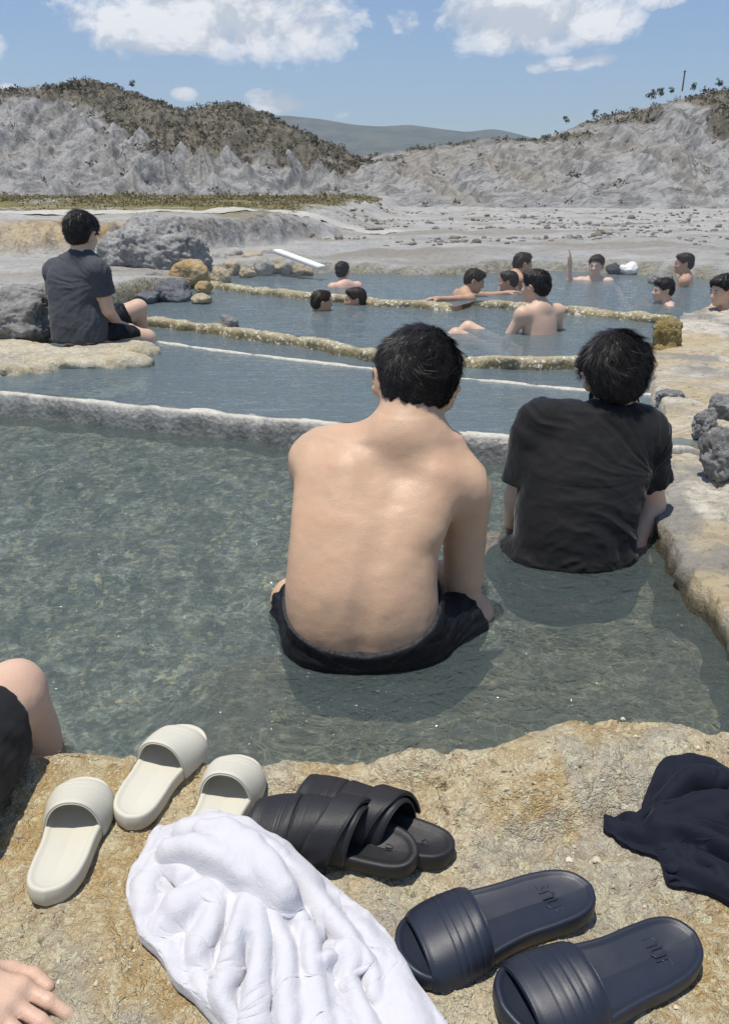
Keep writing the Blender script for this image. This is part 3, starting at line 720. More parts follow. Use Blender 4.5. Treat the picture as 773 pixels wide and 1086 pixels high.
def water(low, up, x0, x1, z, mat, label, nx, ny, amp):
    """a rippled sheet between two shore lines (both run along x)"""
    low, up = np.asarray(low), np.asarray(up); x = np.linspace(x0, x1, nx); t = np.linspace(0, 1, ny)
    yl, yu = np.interp(x, low[:, 0], low[:, 1]), np.interp(x, up[:, 0], up[:, 1])
    X, T = np.meshgrid(x, t, indexing='ij'); Y = yl[:, None]*(1-T)+yu[:, None]*T
    w = .5*fbm(P2(X*1.3, Y*1.3, z*50), 2)
    Z = z+amp*(.0042*fbm(P2(X*1.9+w, Y*5.2+w, 1.+z), 3)+.0020*fbm(P2(X*6+w, Y*14, 2.+z), 3)+.0009*fbm(P2(X*18, Y*34, 3.), 2))
    return tag(mesh_obj('water', np.stack([X, Y, Z], -1).reshape(-1, 3), grid_faces(nx, ny), mat), label, 'water', kind='structure')
W23 = np.concatenate([WALL2, WALL3])
water([(-5, .5), (4, .5)], WEIR0, -4.2, 3.0, L0, W_NEAR, 'clear grey green water of the near pool', 520, 300, .5)
water(WEIR0, WALL1, -4.2, 3.0, L1, W_FAR, 'grey water of the second pool', 420, 170, 1.25)
water(WALL1, W23, -3.2, 3.6, L2, W_FAR, 'rippled water of the third pool', 380, 150, 1.3)
water(W23, FARBANK+np.array((0, .25)), -2.4, 6.5, L3, W_FAR, 'far pool of bluish water in front of the sand', 480, 150, 1.3)

# ---- ground: one sheet from the pool beds to the horizon
LEFTB = np.array([(-10, -4.6), (2, -4.4), (4.0, -3.4), (5.0, -2.35), (5.6, -1.9), (6.6, -1.9), (7.3, -1.62), (8.2, -1.45), (9.6, -1.2)])
def pool_mask(x, y):
    """how far inside the pools (metres, positive inside)"""
    fy = np.interp(x, FARBANK[:, 0], FARBANK[:, 1])
    return np.minimum(np.minimum(x-np.interp(y, LEFTB[:, 0], LEFTB[:, 1]), bank_x(y)+.35-x), np.minimum(fy-y+.05, y+1.))
def terrace(x, y):
    yf = np.interp(x, [-9, -4.8, -3.6, -2.7, -1.9, -1.2, -.4], [9.2, 9.0, 9.3, 9.35, 10.0, 11.5, 14.5])
    return sstep(-.05, .75, y-yf+.28*fbm(P2(x*1.6, y*1.6, 3.), 4)+.40*(ridged(P2(x*2.6, y*.5, 6.), 5)-.6)+.14*fbm(P2(x*8, y*3, 2.), 4))*sstep(-.2, -2.2, x-.05*(y-10))
def ground_z(x, y):
    r = np.hypot(x, y)
    far = .27-.0205*np.clip(y-10, 0, 140)
    ter = terrace(x, y)
    left = .60-.012*np.clip(y-11, 0, 130)
    land = far+(left-far)*ter
    nz = .05*fbm(P2(x*.9, y*.9, 2.), 4)+.03*ridged(P2(x*2.2, y*2.2, 6.), 3)*(1+.2*ter)
    land = land+nz*np.clip(r/10, .5, 6)**.35+.20*fbm(P2(x*.12, y*.25, 9.), 3)*sstep(14, 40, y)
    land = land+.26*(ridged(P2(x*1.3, y*2.0, 4.), 4)-.45)*ter*(1-ter)*4+.02*ridged(P2(x*5, y*5, 8.), 3)*ter
    wy = np.interp(x, WEIR0[:, 0], WEIR0[:, 1]); bed = np.where(y < wy, -.42+.37*sstep(1.5, .05, wy-y), -.30)
    shelf = sstep(2.05, 1.75, y)*sstep(-.75, -.3, x); bed = bed+shelf*.29
    bed = bed+(sstep(2.5, 2.1, y)*sstep(.35, .5, x))*.13*(1-shelf)+.02*fbm(P2(x*6, y*6), 3)
    pm = pool_mask(x, y)
    near = np.where(y < 9, np.maximum(land, .22), land)
    near = np.where((x > bank_x(y)+.1) & (x < bank_x(y)+7) & (y < 9.4), -.15, near)
    return bed+(near-bed)*sstep(.16, -.02, pm)
ang = np.concatenate([np.linspace(-180, -42, 70, endpoint=False), np.linspace(-42, 42, 520, endpoint=False), np.linspace(42, 180, 70, endpoint=False)])
rr = np.concatenate([[.02], np.geomspace(.35, 20, 420), np.geomspace(20.5, 9000, 260)])
A, RR = np.meshgrid(R(1)*ang, rr, indexing='ij')
GX, GY = RR*np.sin(A), RR*np.cos(A); GZ = ground_z(GX, GY)
GZ = np.where((GY < .6), -.6, GZ)
GZ = np.where(np.hypot(GX, GY) > 400, np.minimum(GZ, -3.), GZ)
def m_ground():
    t = NT('ground_sediment'); c = t.coord(); sep = t.n('SeparateXYZ'); t.put(sep.inputs[0], c)
    big = t.noise(t.coord((.16, .5, 1)), 1., 6, .62, .6); mid = t.noise(c, 1.8, 6, .65, .3); fine = t.noise(c, 14, 6, .7)
    sand = t.mix(t.ramp(mid, [(.35, 0.), (.65, 1.)]), (.33, .325, .305), (.46, .45, .425))
    sand = t.mix(t.ramp(big, [(.50, 0.), (.62, .85)]), sand, (.265, .235, .19))
    sand = t.mix(t.ramp(fine, [(.32, .7), (.48, 0.)]), sand, (.16, .145, .12))
    at_ = t.n('Attribute', _attribute_name='cover')
    cov = t.n('SeparateColor'); t.put(cov.inputs[0], at_.outputs['Color'])
    tan = t.mix(t.ramp(t.noise(t.coord((2.2, 2.2, .8)), 1., 6, .65, .8), [(.40, 0.), (.58, 1.)]), (.27, .18, .08), (.50, .41, .28))
    tan = t.mix(t.ramp(t.noise(t.coord((5, 5, 1.2)), 1., 5, .7), [(.36, .75), (.5, 0.)]), tan, (.15, .115, .07))
    grey = t.mix(t.ramp(t.noise(c, 6, 6, .75), [(.38, 0.), (.62, 1.)]), (.13, .125, .115), (.40, .39, .37))
    clf = t.mix(t.ramp(t.math('ADD', cov.outputs[2], t.math('MULTIPLY', t.math('SUBTRACT', mid, .5), .8)), [(.4, 0.), (.6, 1.)]), tan, grey)
    col = t.mix(cov.outputs[0], sand, clf)
    gr = t.mix(t.ramp(mid, [(.4, 0.), (.6, 1.)]), (.23, .185, .085), (.15, .145, .06))
    col = t.mix(t.math('MULTIPLY', cov.outputs[1], t.ramp(t.noise(t.coord((.35, .6, 1)), 1., 5, .6), [(.36, 0.), (.5, 1.)])), col, gr)
    # pool beds: dark green grey silt and pebbles
    peb = t.voro(c, 24, 'F1', 'Color'); pb = t.n('SeparateColor'); t.put(pb.inputs[0], peb)
    bed = t.mix(t.ramp(pb.outputs[0], [(.2, 0.), (.9, 1.)]), (.22, .25, .215), (.52, .55, .48))
    bed = t.mix(t.ramp(t.noise(c, 5, 5, .6), [(.45, 0.), (.62, .5)]), bed, (.36, .36, .28))
    bed = t.mix(t.ramp(fine, [(.35, .8), (.5, 0.)]), bed, (.09, .10, .08))
    flk = t.n('SeparateColor'); t.put(flk.inputs[0], t.voro(c, 55, 'F1', 'Color')); bed = t.mix(t.ramp(flk.outputs[1], [(.90, 0.), (.93, .9)]), bed, (.62, .58, .36))
    shal = t.n('MapRange', i1=-.24, i2=-.13); t.put(shal.inputs[0], t.math('SUBTRACT', sep.outputs[2], t.math('MULTIPLY', t.math('GREATER_THAN', sep.outputs[1], 2.2), .3)))
    bed = t.mix(t.math('MULTIPLY', shal.outputs[0], .7), bed, (.27, .225, .13))
    col = t.mix(t.n('Attribute', _attribute_name='bed').outputs['Fac'], col, bed)
    h = t.math('ADD', mid, t.math('MULTIPLY', fine, .5))
    t.bsdf(col, .92, t.bump(h, .9, .11), Specular__IOR__Level=.15)
    return t.m
ground = mesh_obj('ground', np.stack([GX, GY, GZ], -1).reshape(-1, 3), grid_faces(*GX.shape, wrap=False)[:, ::-1], m_ground()); tag(ground, kind='structure')
# close the sheet behind the eye
def vcol(o, name, arr):
    a = o.data.color_attributes.new(name, 'FLOAT_COLOR', 'POINT'); a.data.foreach_set('color', np.asarray(arr, np.float32).ravel())
ter = terrace(GX, GY); slope = 4*ter*(1-ter)
grass = sstep(10.8, 12.5, GY)*sstep(75, 45, GY)*ter*sstep(.6, .95, ter)
greyw = sstep(-3.1, -2.6, GX+.35*fbm(P2(GX*2, GY*2, 1.), 3))
vcol(ground, 'bed', np.repeat(sstep(-.06, .03, pool_mask(GX, GY))[..., None], 4, -1))
vcol(ground, 'cover', np.stack([np.clip(slope*1.3, 0, 1)*sstep(15, 12, GY), grass, greyw, np.ones_like(GX)], -1))
# ------------------------------------------------------------------ boulders and stones
def rock_mesh(r, seed, n=40, rough=.10, cuts=9, flat=.0):
    g = np.random.RandomState(seed)
    th = np.linspace(0, math.pi, n); ph = np.linspace(0, 2*math.pi, 2*n, endpoint=False)
    T, Ph = np.meshgrid(th, ph, indexing='ij')
    D = np.stack([np.sin(T)*np.cos(Ph), np.sin(T)*np.sin(Ph), np.cos(T)], -1)
    rad = np.ones(T.shape)
    for i in range(cuts):
        nn = g.normal(size=3); nn /= np.linalg.norm(nn); h = g.uniform(.62, .95)
        c = D@nn; rad = np.where(c > .05, -np.logaddexp(-rad*14, -np.minimum(h/np.maximum(c, .05), 9)*14)/14, rad)
    P = D*rad[..., None]
    P = P+D*(rough*fbm(P*1.7+seed, 4)+rough*.45*(ridged(P*4+seed, 3)-.7)+rough*.2*fbm(P*11+seed, 3))[..., None]
    P = P*np.asarray(r); P[..., 2] = np.maximum(P[..., 2], -r[2]*.8)
    return P.reshape(-1, 3), grid_faces(n, 2*n, wrap=True)
def rock(px0, px1, py0, py1, z, mat, label, seed, group=None, name='boulder', depth=1., rough=.10, n=36, cuts=9, cat='boulder'):
    c = onz((px0+px1)/2, py1, z); ds = np.linalg.norm(c-V(0, 0, CAM_H))
    w = (px1-px0)/CAM_F*ds/2*1.04; h = (py1-py0)/CAM_F*ds*.98
    r = (w, w*depth, h*.62)
    vs, fs = rock_mesh(r, seed, n, rough, cuts)
    o = mesh_obj(name, vs, fs, mat); o.location = (c[0], c[1]+w*depth*.7, z+r[2]*.55); o.rotation_euler = (0, 0, .3*math.sin(seed*7.))
    return tag(o, label, cat, group)
ST_PALE = m_stone('stone_pale', (.34, .32, .28), (.48, .46, .41), 1.4)
G_ = 'boulders heaped at the left end of the pools'
rock(-40, 51, 310, 366, .12, ST_GREY, 'large rough grey brown boulder beside the seated man in dark tee', 3, G_, depth=.8, rough=.14, n=70)
rock(28, 64, 303, 322, .16, ST_GREY, 'low smooth grey boulder just behind the large rough one', 4, G_)
rock(180, 223, 276, 306, .15, ST_OCHRE, 'largest ochre boulder of the heap, with flat facets', 5, G_, cuts=12, n=60)
rock(221, 243, 283, 303, .16, ST_TAN, 'rounded tan grey boulder right against the largest ochre one', 6, G_)
rock(236, 254, 276, 294, .17, ST_TAN, 'pale tan boulder behind the rounded tan grey one', 17, G_)
rock(207, 225, 299, 312, .15, ST_OCHRE, 'small yellow ochre stone at the foot of the largest ochre boulder', 8, G_)
rock(203, 223, 312, 322, .15, ST_TAN, 'small flat tan stone by the water below the ochre boulders', 9, G_)
rock(164, 203, 296, 323, .13, ST_DARK, 'dark blue grey wet boulder at the water edge', 10, G_, cuts=13, n=60)
rock(138, 170, 309, 325, .13, ST_DARK, 'flat dark wet rock left of the blue grey boulder', 11, G_, cuts=12)
rock(148, 178, 288, 310, .15, ST_GREY, 'pale grey angular rock behind the dark wet ones', 12, G_, cuts=12)
rock(253, 271, 283, 296, .17, ST_TAN, 'pale tan round stone near the end of the short ochre wall', 13, G_)
for i, (a, b, c, d, m) in enumerate([(268, 290, 273, 291, ST_PALE), (256, 280, 266, 282, ST_TAN), (283, 304, 272, 289, ST_TAN), (297, 315, 277, 290, ST_PALE), (238, 260, 264, 279, ST_PALE), (310, 325, 280, 291, ST_TAN), (220, 241, 268, 283, ST_PALE), (320, 334, 283, 291, ST_TAN), (276, 292, 264, 276, ST_PALE), (206, 224, 270, 282, ST_TAN)]):
    rock(a, b, c, d, .20, m, 'fist to head sized stone in the row behind the short ochre wall', 20+i, 'stones in a row behind the short ochre wall', name='stone', n=20, cat='stone')
rock(229, 251, 334, 349, .14, ST_GREY, 'grey stone lying on the long crusted wall', 31, None, n=30, name='stone', cat='stone')
rock(96, 216, 236, 306, .10, m_stone('stone_conglomerate', (.27, .262, .25), (.44, .43, .41), 2.2, .9, .8, .03, .6), 'rugged grey conglomerate rock outcrop behind the seated man', 33, None, name='rock_outcrop', depth=.7, rough=.15, n=110, cuts=10, cat='outcrop')
BR = m_stone('stone_grey_vein', (.17, .165, .16), (.38, .37, .36), 3., .85, .8, .02, .7)
for i, (a, b, c, d, lb) in enumerate([(748, 800, 446, 494, 'lowest and largest dark grey broken rock at the right frame edge'), (736, 768, 424, 452, 'dark grey broken rock above the largest one at the right frame edge'), (758, 800, 410, 440, 'dark grey broken rock topmost at the right frame edge, partly out of frame'), (700, 734, 405, 420, 'low flat grey rock lying in the crack of the right bank')]):
    o = rock(a, b, c, d, .17, BR, lb, 80+i, None, depth=.9, rough=.20, n=60, cuts=16); o.location.z -= .04
rock(690, 716, 288, 300, .2, ST_GREY, 'greenish stone on the far shore behind the rightmost bathers', 37, None, name='stone', n=24, cat='stone')

# tan slab the left man sits on
sl = [el(onz(20, 383, .10), (.80, .20, .16), rot_mat(0, 0, R(-8)), .06), el(onz(-5, 402, .05), (.40, .20, .15), None, .04), el(onz(122, 376, .09), (.26, .20, .12), None, .06), el(onz(-60, 385, .1), (.6, .5, .16), None, .1),
      (None, None, lambda P: P[..., 2]-.150-.004*np.sin(P[..., 0]*9), .012, 'i')]
def slabd(v): return (.045*fbm(v*4, 4)+.022*(ridged(v*7, 3)-.7)+.012*fbm(v*14, 3))*np.where(v[:, 2] > .13, .35, 1.)+.008*(ridged(v*14, 3)-.7)
o = sdf_obj('rock_slab', sl, .014, m_tufa('rock_slab_tan', (.60, .54, .41), (.50, .41, .25), (.42, .39, .33), 1., .8), disp=slabd); tag(o, 'pale tan rock slab under the seated man in the dark tee', 'rock slab', kind='thing')
# squat mineral crusted stump on the right bank
c = onz(708, 371, .17)
st = [rc(c+V(0, .06, -.04), c+V(0, .06, .10), .060, .070, .015), rc(c+V(-.045, .04, .0), c+V(-.056, .04, .115), .026, .024, .012), rc(c+V(.04, .03, .0), c+V(.054, .03, .12), .028, .026, .012), rc(c+V(.0, .005, .0), c+V(.0, .0, .10), .026, .022, .012), el(c+V(0, .05, .0), (.085, .075, .02), None, .03)]
o = sdf_obj('crusted_stump', st, .008, ST_GOLD, disp=lambda v: .014*fbm(v*20, 4)+.010*(ridged(v*44, 3)-.7)); tag(o, 'squat golden crusted stump shining on the right bank', 'stump')
# white plank at the shore, white bag and dark bundle behind the far pool
def box_obj(name, c, h, rot, mat, rr=.01, disp=None, vox=.01): return sdf_obj(name, [bx(c, h, rot, rr)], vox, mat, disp=disp)
WHITE = m_plain('white_sheet', (.74, .73, .70), .7)
a, b = onz(293, 266, .42), onz(342, 284, .30)
o = box_obj('plank', (a+b)/2, (np.linalg.norm(b-a)/2, .05, .02), np.array((Vector(norm(b-a)).to_track_quat('X', 'Z')).to_matrix()), WHITE, .01); tag(o, 'white plank sloping down to the shore behind the stones', 'plank')
c = onz(668, 290, .2)
o = sdf_obj('bag', [el(c+V(0, .1, .03), (.11, .09, .05), None, .03), el(c+V(.05, .1, .055), (.05, .05, .035), None, .03)], .012, WHITE, disp=lambda v: .02*fbm(v*12, 3)); tag(o, 'crumpled white bag on the far shore beside the waving bather', 'bag')
c = onz(654, 290, .2)
o = sdf_obj('bundle', [el(c+V(0, .1, .03), (.08, .07, .045), None, .03)], .012, m_cloth('dark_bundle', (.05, .05, .055)), disp=lambda v: .02*fbm(v*14, 3)); tag(o, 'small dark bundle next to the white bag on the shore', 'bundle')
# pale path along the top of the terrace
pp = np.array([(at(px, py, yy)[0], yy) for px, py, yy in [(-80, 219, 12.2), (40, 221, 12.2), (130, 226, 12.2), (215, 236, 13.), (300, 246, 14.5), (420, 245, 17)]])
pp = resample(pp, .1); n = len(pp); tn = np.gradient(pp, axis=0); tn /= np.linalg.norm(tn, axis=1)[:, None]; s_ = np.stack([-tn[:, 1], tn[:, 0]], -1)
wv = np.linspace(-1, 1, 9); vs = []
for u in wv:
    q = pp+s_*(.26+.07*fbm(P2(pp[:, 0], pp[:, 1], u*0+3.), 3))[:, None]*u
    vs.append(np.stack([q[:, 0], q[:, 1], ground_z(q[:, 0], q[:, 1])+.015+.035*(1-u*u)], -1))
o = mesh_obj('path', np.stack(vs, 1).reshape(-1, 3), grid_faces(n, 9)[:, ::-1], m_stone('path_chalk', (.44, .42, .37), (.52, .50, .45), 3., .9, .4)); tag(o, kind='structure')

# ------------------------------------------------------------------ leaf clumps
def clumps(cent, size, per, leaf, seed, squash=.7):
    r = np.random.RandomState(seed); n = len(cent)
    c = np.repeat(cent, per, 0); s = np.repeat(size, per)
    d = r.normal(size=(n*per, 3)); d /= np.linalg.norm(d, axis=1)[:, None]
    p = c+d*(s*r.uniform(.25, 1., n*per)**.6)[:, None]*np.array((1, 1, squash))
    a = r.normal(size=(n*per, 3)); a /= np.linalg.norm(a, axis=1)[:, None]; b = np.cross(a, r.normal(size=(n*per, 3))); b /= np.linalg.norm(b, axis=1)[:, None]
    L = (s*leaf*r.uniform(.6, 1.4, n*per))[:, None]
    vs = np.stack([p-a*L, p+b*L*.55, p+a*L, p-b*L*.55], 1).reshape(-1, 3)
    return vs, np.arange(len(vs)).reshape(-1, 4)
def m_leaf(name, a, b, sc=.5):
    t = NT(name); c = t.coord()
    r_ = t.n('ObjectInfo').outputs['Random']
    gi = t.n('NewGeometry').outputs['Random Per Island']
    col = t.mix(t.ramp(t.noise(c, sc, 4), [(.35, 0.), (.65, 1.)]), a, b)
    col = t.mix(t.math('MULTIPLY', gi, .5), col, tuple(v*.5 for v in a))
    t.bsdf(col, .8, None, Specular__IOR__Level=.2); return t.m
SCRUB = m_leaf('scrub_leaf', (.11, .10, .06), (.20, .175, .125), .2)
TREEM = m_leaf('tree_leaf', (.055, .07, .03), (.09, .095, .04), .6)
BARK = m_plain('bark_grey', (.16, .13, .10), .9)
DRY = m_leaf('dry_grass', (.30, .245, .13), (.22, .20, .095), .25)

# ------------------------------------------------------------------ hills
def screen_y(P):
    c, s = math.cos(CAM_P), math.sin(CAM_P)
    dep = P[..., 1]*c-(P[..., 2]-CAM_H)*s; up = P[..., 1]*s+(P[..., 2]-CAM_H)*c
    return 543-CAM_F*up/dep
def hill(name, sil, y_ridge, y_base, z_base, cols, rows, cones, amp, mat, seed, scrub_line):
    sil = np.array(sil, float); px = np.linspace(sil[0, 0], sil[-1, 0], cols)
    py = np.interp(px, sil[:, 0], sil[:, 1]); py = np.convolve(np.pad(py, 6, 'edge'), np.ones(13)/13, 'valid')+1.4*fbm(P2(px/9., 0., seed), 3)
    yr = np.interp(px, [p[0] for p in y_ridge], [p[1] for p in y_ridge]); yb = np.interp(px, [p[0] for p in y_base], [p[1] for p in y_base])
    t = np.linspace(-.06, 1.25, rows)
    PX, T = np.meshgrid(px, t, indexing='ij')
    Yr = yr[:, None]; Yb_ = yb[:, None]; Y = Yb_+(Yr-Yb_)*T
    Hr = np.array([at(a, b, c)[2] for a, b, c in zip(px, py, yr)])[:, None]
    tt = np.clip(T, 0, 1)
    g = .30*tt+.70*tt**1.7
    H = Hr-z_base
    Z = z_base+H*g
    xw = (PX-386)/CAM_F*Y
    w = fbm(P2(xw*.06, T*1.5, seed+2.), 3)
    gu = ridged(P2(xw*.085+.9*w, T*1.1, seed+5.), 3)-.62
    gu2 = ridged(P2(xw*.24+.8*w, T*3.2, seed+7.), 4)-.65
    gu3 = ridged(P2(xw*.7, Y*.45, seed+9.), 3)-.65
    env = np.clip(np.sin(np.clip(tt, 0, 1)*math.pi), 0, 1)**.7*sstep(-.02, .1, T)
    Z = Z+amp*env*(.70*gu+.26*gu2+.07*gu3)*np.minimum(H/10, 1.3)
    Z0 = Z; CN = np.full(Z.shape, -99.)
    for (cx, cy, tc, wd, sl) in cones:
        yc = np.interp(cx, px, yb)+(np.interp(cx, px, yr)-np.interp(cx, px, yb))*tc
        p = at(cx, cy, yc)
        dx = xw-p[0]; dy = (Y-p[1])*.75
        d = np.sqrt(dx*dx+dy*dy); an = np.arctan2(dy, dx)
        rg = ridged(np.stack([np.cos(an)*1.9+cx, np.sin(an)*1.9, d*.10], -1), 3)-.6
        cone = p[2]-sl*d*(1-.95*rg)-.25*np.sqrt(d*d+.2); CN = np.maximum(CN, cone)
        Z = np.maximum(Z, cone) if False else np.logaddexp(Z*3, cone*3)/3
    Z = np.where(T > 1, Z-(T-1)*H*1.6, Z); Z = np.where(T < .0, np.minimum(Z, z_base+T*18), Z)
    P = np.stack([xw, Y, Z], -1)
    o = mesh_obj(name, P.reshape(-1, 3), grid_faces(cols, rows)[:, ::-1], mat); tag(o, kind='structure')
    sy = screen_y(P); sl_ = np.interp(PX, [p[0] for p in scrub_line], [p[1] for p in scrub_line])
    sc = sstep(7, -10, sy-sl_+24*fbm(P2(xw*.12, Z*.4, seed+11.), 5))
    sc = sc*sstep(.6, -1.6, CN-Z0+1.6*fbm(P2(xw*.16, Z*.2, seed+15.), 3))
    st = np.clip(fbm(P2(xw*.05+w, T*.8, seed+13.), 4)*1.5-.15, 0, 1)
    vcol(o, 'cover', np.stack([sc, st, np.zeros_like(sc), np.ones_like(sc)], -1))
    return P, sc
def m_hill(name, a, b, sc=1.):
    t = NT(name); c = t.coord(); at_ = t.n('Attribute', _attribute_name='cover'); s = t.n('SeparateColor'); t.put(s.inputs[0], at_.outputs['Color'])
    n = t.noise(t.coord((.34, .34, .16)), 1.0*sc, 7, .70, .5); f = t.noise(c, 1.7*sc, 5, .75)
    col = t.mix(t.ramp(n, [(.40, 0.), (.58, 1.)]), a, b)
    col = t.mix(t.ramp(f, [(.32, .6), (.47, 0.)]), col, tuple(v*.42 for v in a))
    col = t.mix(t.ramp(f, [(.54, 0.), (.68, .6)]), col, (.46, .45, .43))
    col = t.mix(t.math('MULTIPLY', s.outputs[1], .30), col, (.28, .225, .14))
    veg = t.mix(t.ramp(t.noise(c, .9*sc, 5, .7), [(.38, 0.), (.62, 1.)]), (.115, .105, .075), (.22, .195, .15))
    col = t.mix(s.outputs[0], col, veg)
    h = t.math('ADD', n, t.math('MULTIPLY', f, .45))
    t.bsdf(col, .95, t.bump(h, .9, .8/sc), Specular__IOR__Level=.1)
    return t.m
HILLM = m_hill('badland_clay', (.165, .163, .157), (.36, .354, .34))
left_sil = [(-160, 120), (-60, 112), (0, 106), (30, 99), (60, 93), (100, 90), (125, 84), (150, 91), (180, 105), (215, 118), (245, 111), (270, 110), (300, 125), (330, 141), (355, 155), (380, 168), (410, 180), (440, 188)]
conesL = [(20, 128, .72, 0, .75), (62, 104, .82, 0, .8), (95, 118, .66, 0, .8), (120, 128, .55, 0, .85), (148, 133, .5, 0, .9), (172, 158, .32, 0, .9), (192, 148, .42, 0, .95), (213, 152, .38, 0, .95), (240, 152, .4, 0, .95), (262, 170, .26, 0, .9), (283, 156, .4, 0, .95), (306, 156, .42, 0, 1.), (337, 166, .38, 0, 1.), (40, 150, .4, 0, .8), (82, 158, .32, 0, .85), (118, 165, .25, 0, .9), (140, 176, .16, 0, .9), (5, 168, .22, 0, .8), (226, 180, .16, 0, .8), (190, 183, .12, 0, .8), (320, 182, .18, 0, .8), (60, 185, .1, 0, .8), (354, 178, .3, 0, .9)]
PL, SL = hill('badland_hill', left_sil, [(-160, 165), (440, 178)], [(-160, 98), (200, 104), (440, 140)], -1.6, 620, 190, [(a, b, c, d, e*1.45) for a, b, c, d, e in conesL], 12., HILLM, 1., [(-160, 118), (20, 108), (60, 103), (110, 112), (140, 140), (180, 162), (220, 168), (260, 174), (300, 174), (340, 182), (380, 186), (440, 196)])
right_sil = [(318, 205), (340, 192), (358, 177), (380, 167), (420, 160), (470, 153), (510, 147), (545, 150), (570, 143), (600, 129), (640, 118), (690, 103), (720, 96), (745, 92), (773, 85), (850, 68), (960, 52), (1050, 60)]
conesR = [(430, 168, .8, 0, .6), (480, 166, .7, 0, .7), (520, 163, .7, 0, .7), (455, 185, .35, 0, .7), (560, 165, .6, 0, .8), (600, 150, .65, 0, .8), (650, 128, .8, 0, .8), (690, 135, .6, 0, .85), (640, 165, .4, 0, .8), (720, 112, .8, 0, .8), (745, 150, .45, 0, .85), (590, 185, .3, 0, .7), (540, 188, .25, 0, .7), (690, 180, .25, 0, .8), (765, 175, .3, 0, .8), (500, 190, .25, 0, .7), (400, 185, .45, 0, .6), (620, 200, .12, 0, .7), (800, 130, .6, 0, .8), (720, 200, .12, 0, .8)]
PR_, SR = hill('badland_hill', right_sil, [(318, 190), (560, 165), (1050, 120)], [(318, 130), (560, 92), (773, 78), (1050, 60)], -1.6, 720, 180, [(a, b, c, d, e*1.4) for a, b, c, d, e in conesR], 9., HILLM, 21., [(318, 175), (480, 150), (560, 148), (600, 142), (640, 126), (690, 108), (705, 120), (725, 150), (760, 150), (773, 135), (900, 110), (1050, 100)])
# far mountain
ms = np.array([(200, 140), (270, 126), (310, 122), (345, 126), (375, 132), (400, 134), (430, 132), (455, 136), (485, 140), (508, 136), (530, 141), (556, 149), (620, 156), (760, 170)], float)
mpx = np.linspace(200, 760, 300); mt = np.linspace(0, 1.2, 60); MP, MT = np.meshgrid(mpx, mt, indexing='ij')
mh = np.interp(mpx, ms[:, 0], ms[:, 1]); mh = np.convolve(np.pad(mh, 4, 'edge'), np.ones(9)/9, 'valid')
MY = 1900+900*MT; hz = np.array([at(a, b, 2800)[2] for a, b in zip(mpx, mh)])[:, None]
MX = (MP-386)/CAM_F*MY
MZ = -20+(hz+20)*np.where(MT <= 1, MT**1.2, 1-(MT-1)*2)+22*(ridged(P2(MX*.004, MY*.002, 3.), 4)-.65)*np.sin(np.clip(MT, 0, 1)*math.pi)
t = NT('mountain_forest'); c_ = t.coord()
t.bsdf(t.mix(t.ramp(t.noise(c_, .012, 6, .65), [(.4, 0.), (.6, 1.)]), (.045, .06, .035), (.10, .105, .065)), .95, t.bump(t.noise(c_, .05, 4), .8, 8.), Specular__IOR__Level=.1)
o = mesh_obj('mountain', np.stack([MX, MY, MZ], -1).reshape(-1, 3), grid_faces(300, 60)[:, ::-1], t.m); tag(o, kind='structure')

# scrub on the hills, dry grass on the terrace, rubble on the sand: uncountable cover
def pick(P, w, n, seed):
    r = np.random.RandomState(seed); f = P.reshape(-1, 3); p = np.clip(w.reshape(-1), 0, None).astype(float); i = r.choice(len(f), n, p=p/p.sum()); return f[i], r
d1 = np.linalg.norm(np.gradient(PL, axis=0)[..., :2], axis=-1)
cL, r = pick(PL, (SL > .55)*1.+.035, 4200, 4); cR, r2 = pick(PR_, (SR > .55)*1.+.03, 2800, 5)
cc = np.concatenate([cL, cR]); ss = np.random.RandomState(6).gamma(3., .11, len(cc))+.10
vs, fs = clumps(cc+np.stack([0*ss, 0*ss, ss*.35], -1), ss, 16, .30, 7)
o = mesh_obj('scrub', vs, fs, SCRUB, smooth=False); tag(o, kind='stuff')
gx = np.random.RandomState(9); m = 90000; qx = gx.uniform(-34, 3, m); qy = gx.uniform(12.6, 70, m); tt = terrace(qx, qy)
den = sstep(-.15, .35, fbm(P2(qx*.22, qy*.16, 6.), 4)+.25)*(tt > .7)*(gx.rand(m) < .55)*(qx < .15*(qy-12)-1.2+1.6*fbm(P2(qx*.2, qy*.3, 1.), 2))
k = den > .4
qx, qy = qx[k], qy[k]; qz = ground_z(qx, qy); ss = (gx.gamma(3, .016, len(qx))+.015)*np.clip(qy/22, .5, 2)
vs, fs = clumps(np.stack([qx, qy, qz+ss*.3], -1), ss, 10, .26, 10, .8)
o = mesh_obj('dry_grass', vs, fs, DRY, smooth=False); tag(o, kind='stuff')
# rubble: small broken stones strewn over the sediment
gx = np.random.RandomState(19); m = 16000; qx = gx.uniform(-6, 24, m); qy = 9.6+gx.gamma(1.6, 9, m); k = (fbm(P2(qx*.25, qy*.5, 2.), 4) > .12) & (terrace(qx, qy) < .5) & (qx < .75*qy) & (qx > -.5*qy); qx, qy = qx[k], qy[k]; qz = ground_z(qx, qy)
base, bf = rock_mesh((1, 1, .6), 77, 6, .2, 6)
ss = gx.gamma(2., .010, len(qx))*(1+qy*.02)+.006; an = gx.uniform(0, 6.28, len(qx))
bb = np.stack([base[None, :, 0]*np.cos(an)[:, None]-base[None, :, 1]*np.sin(an)[:, None], base[None, :, 0]*np.sin(an)[:, None]+base[None, :, 1]*np.cos(an)[:, None], np.repeat(base[None, :, 2], len(qx), 0)], -1)*ss[:, None, None]*gx.uniform(.6, 1.4, (len(qx), 1, 3))
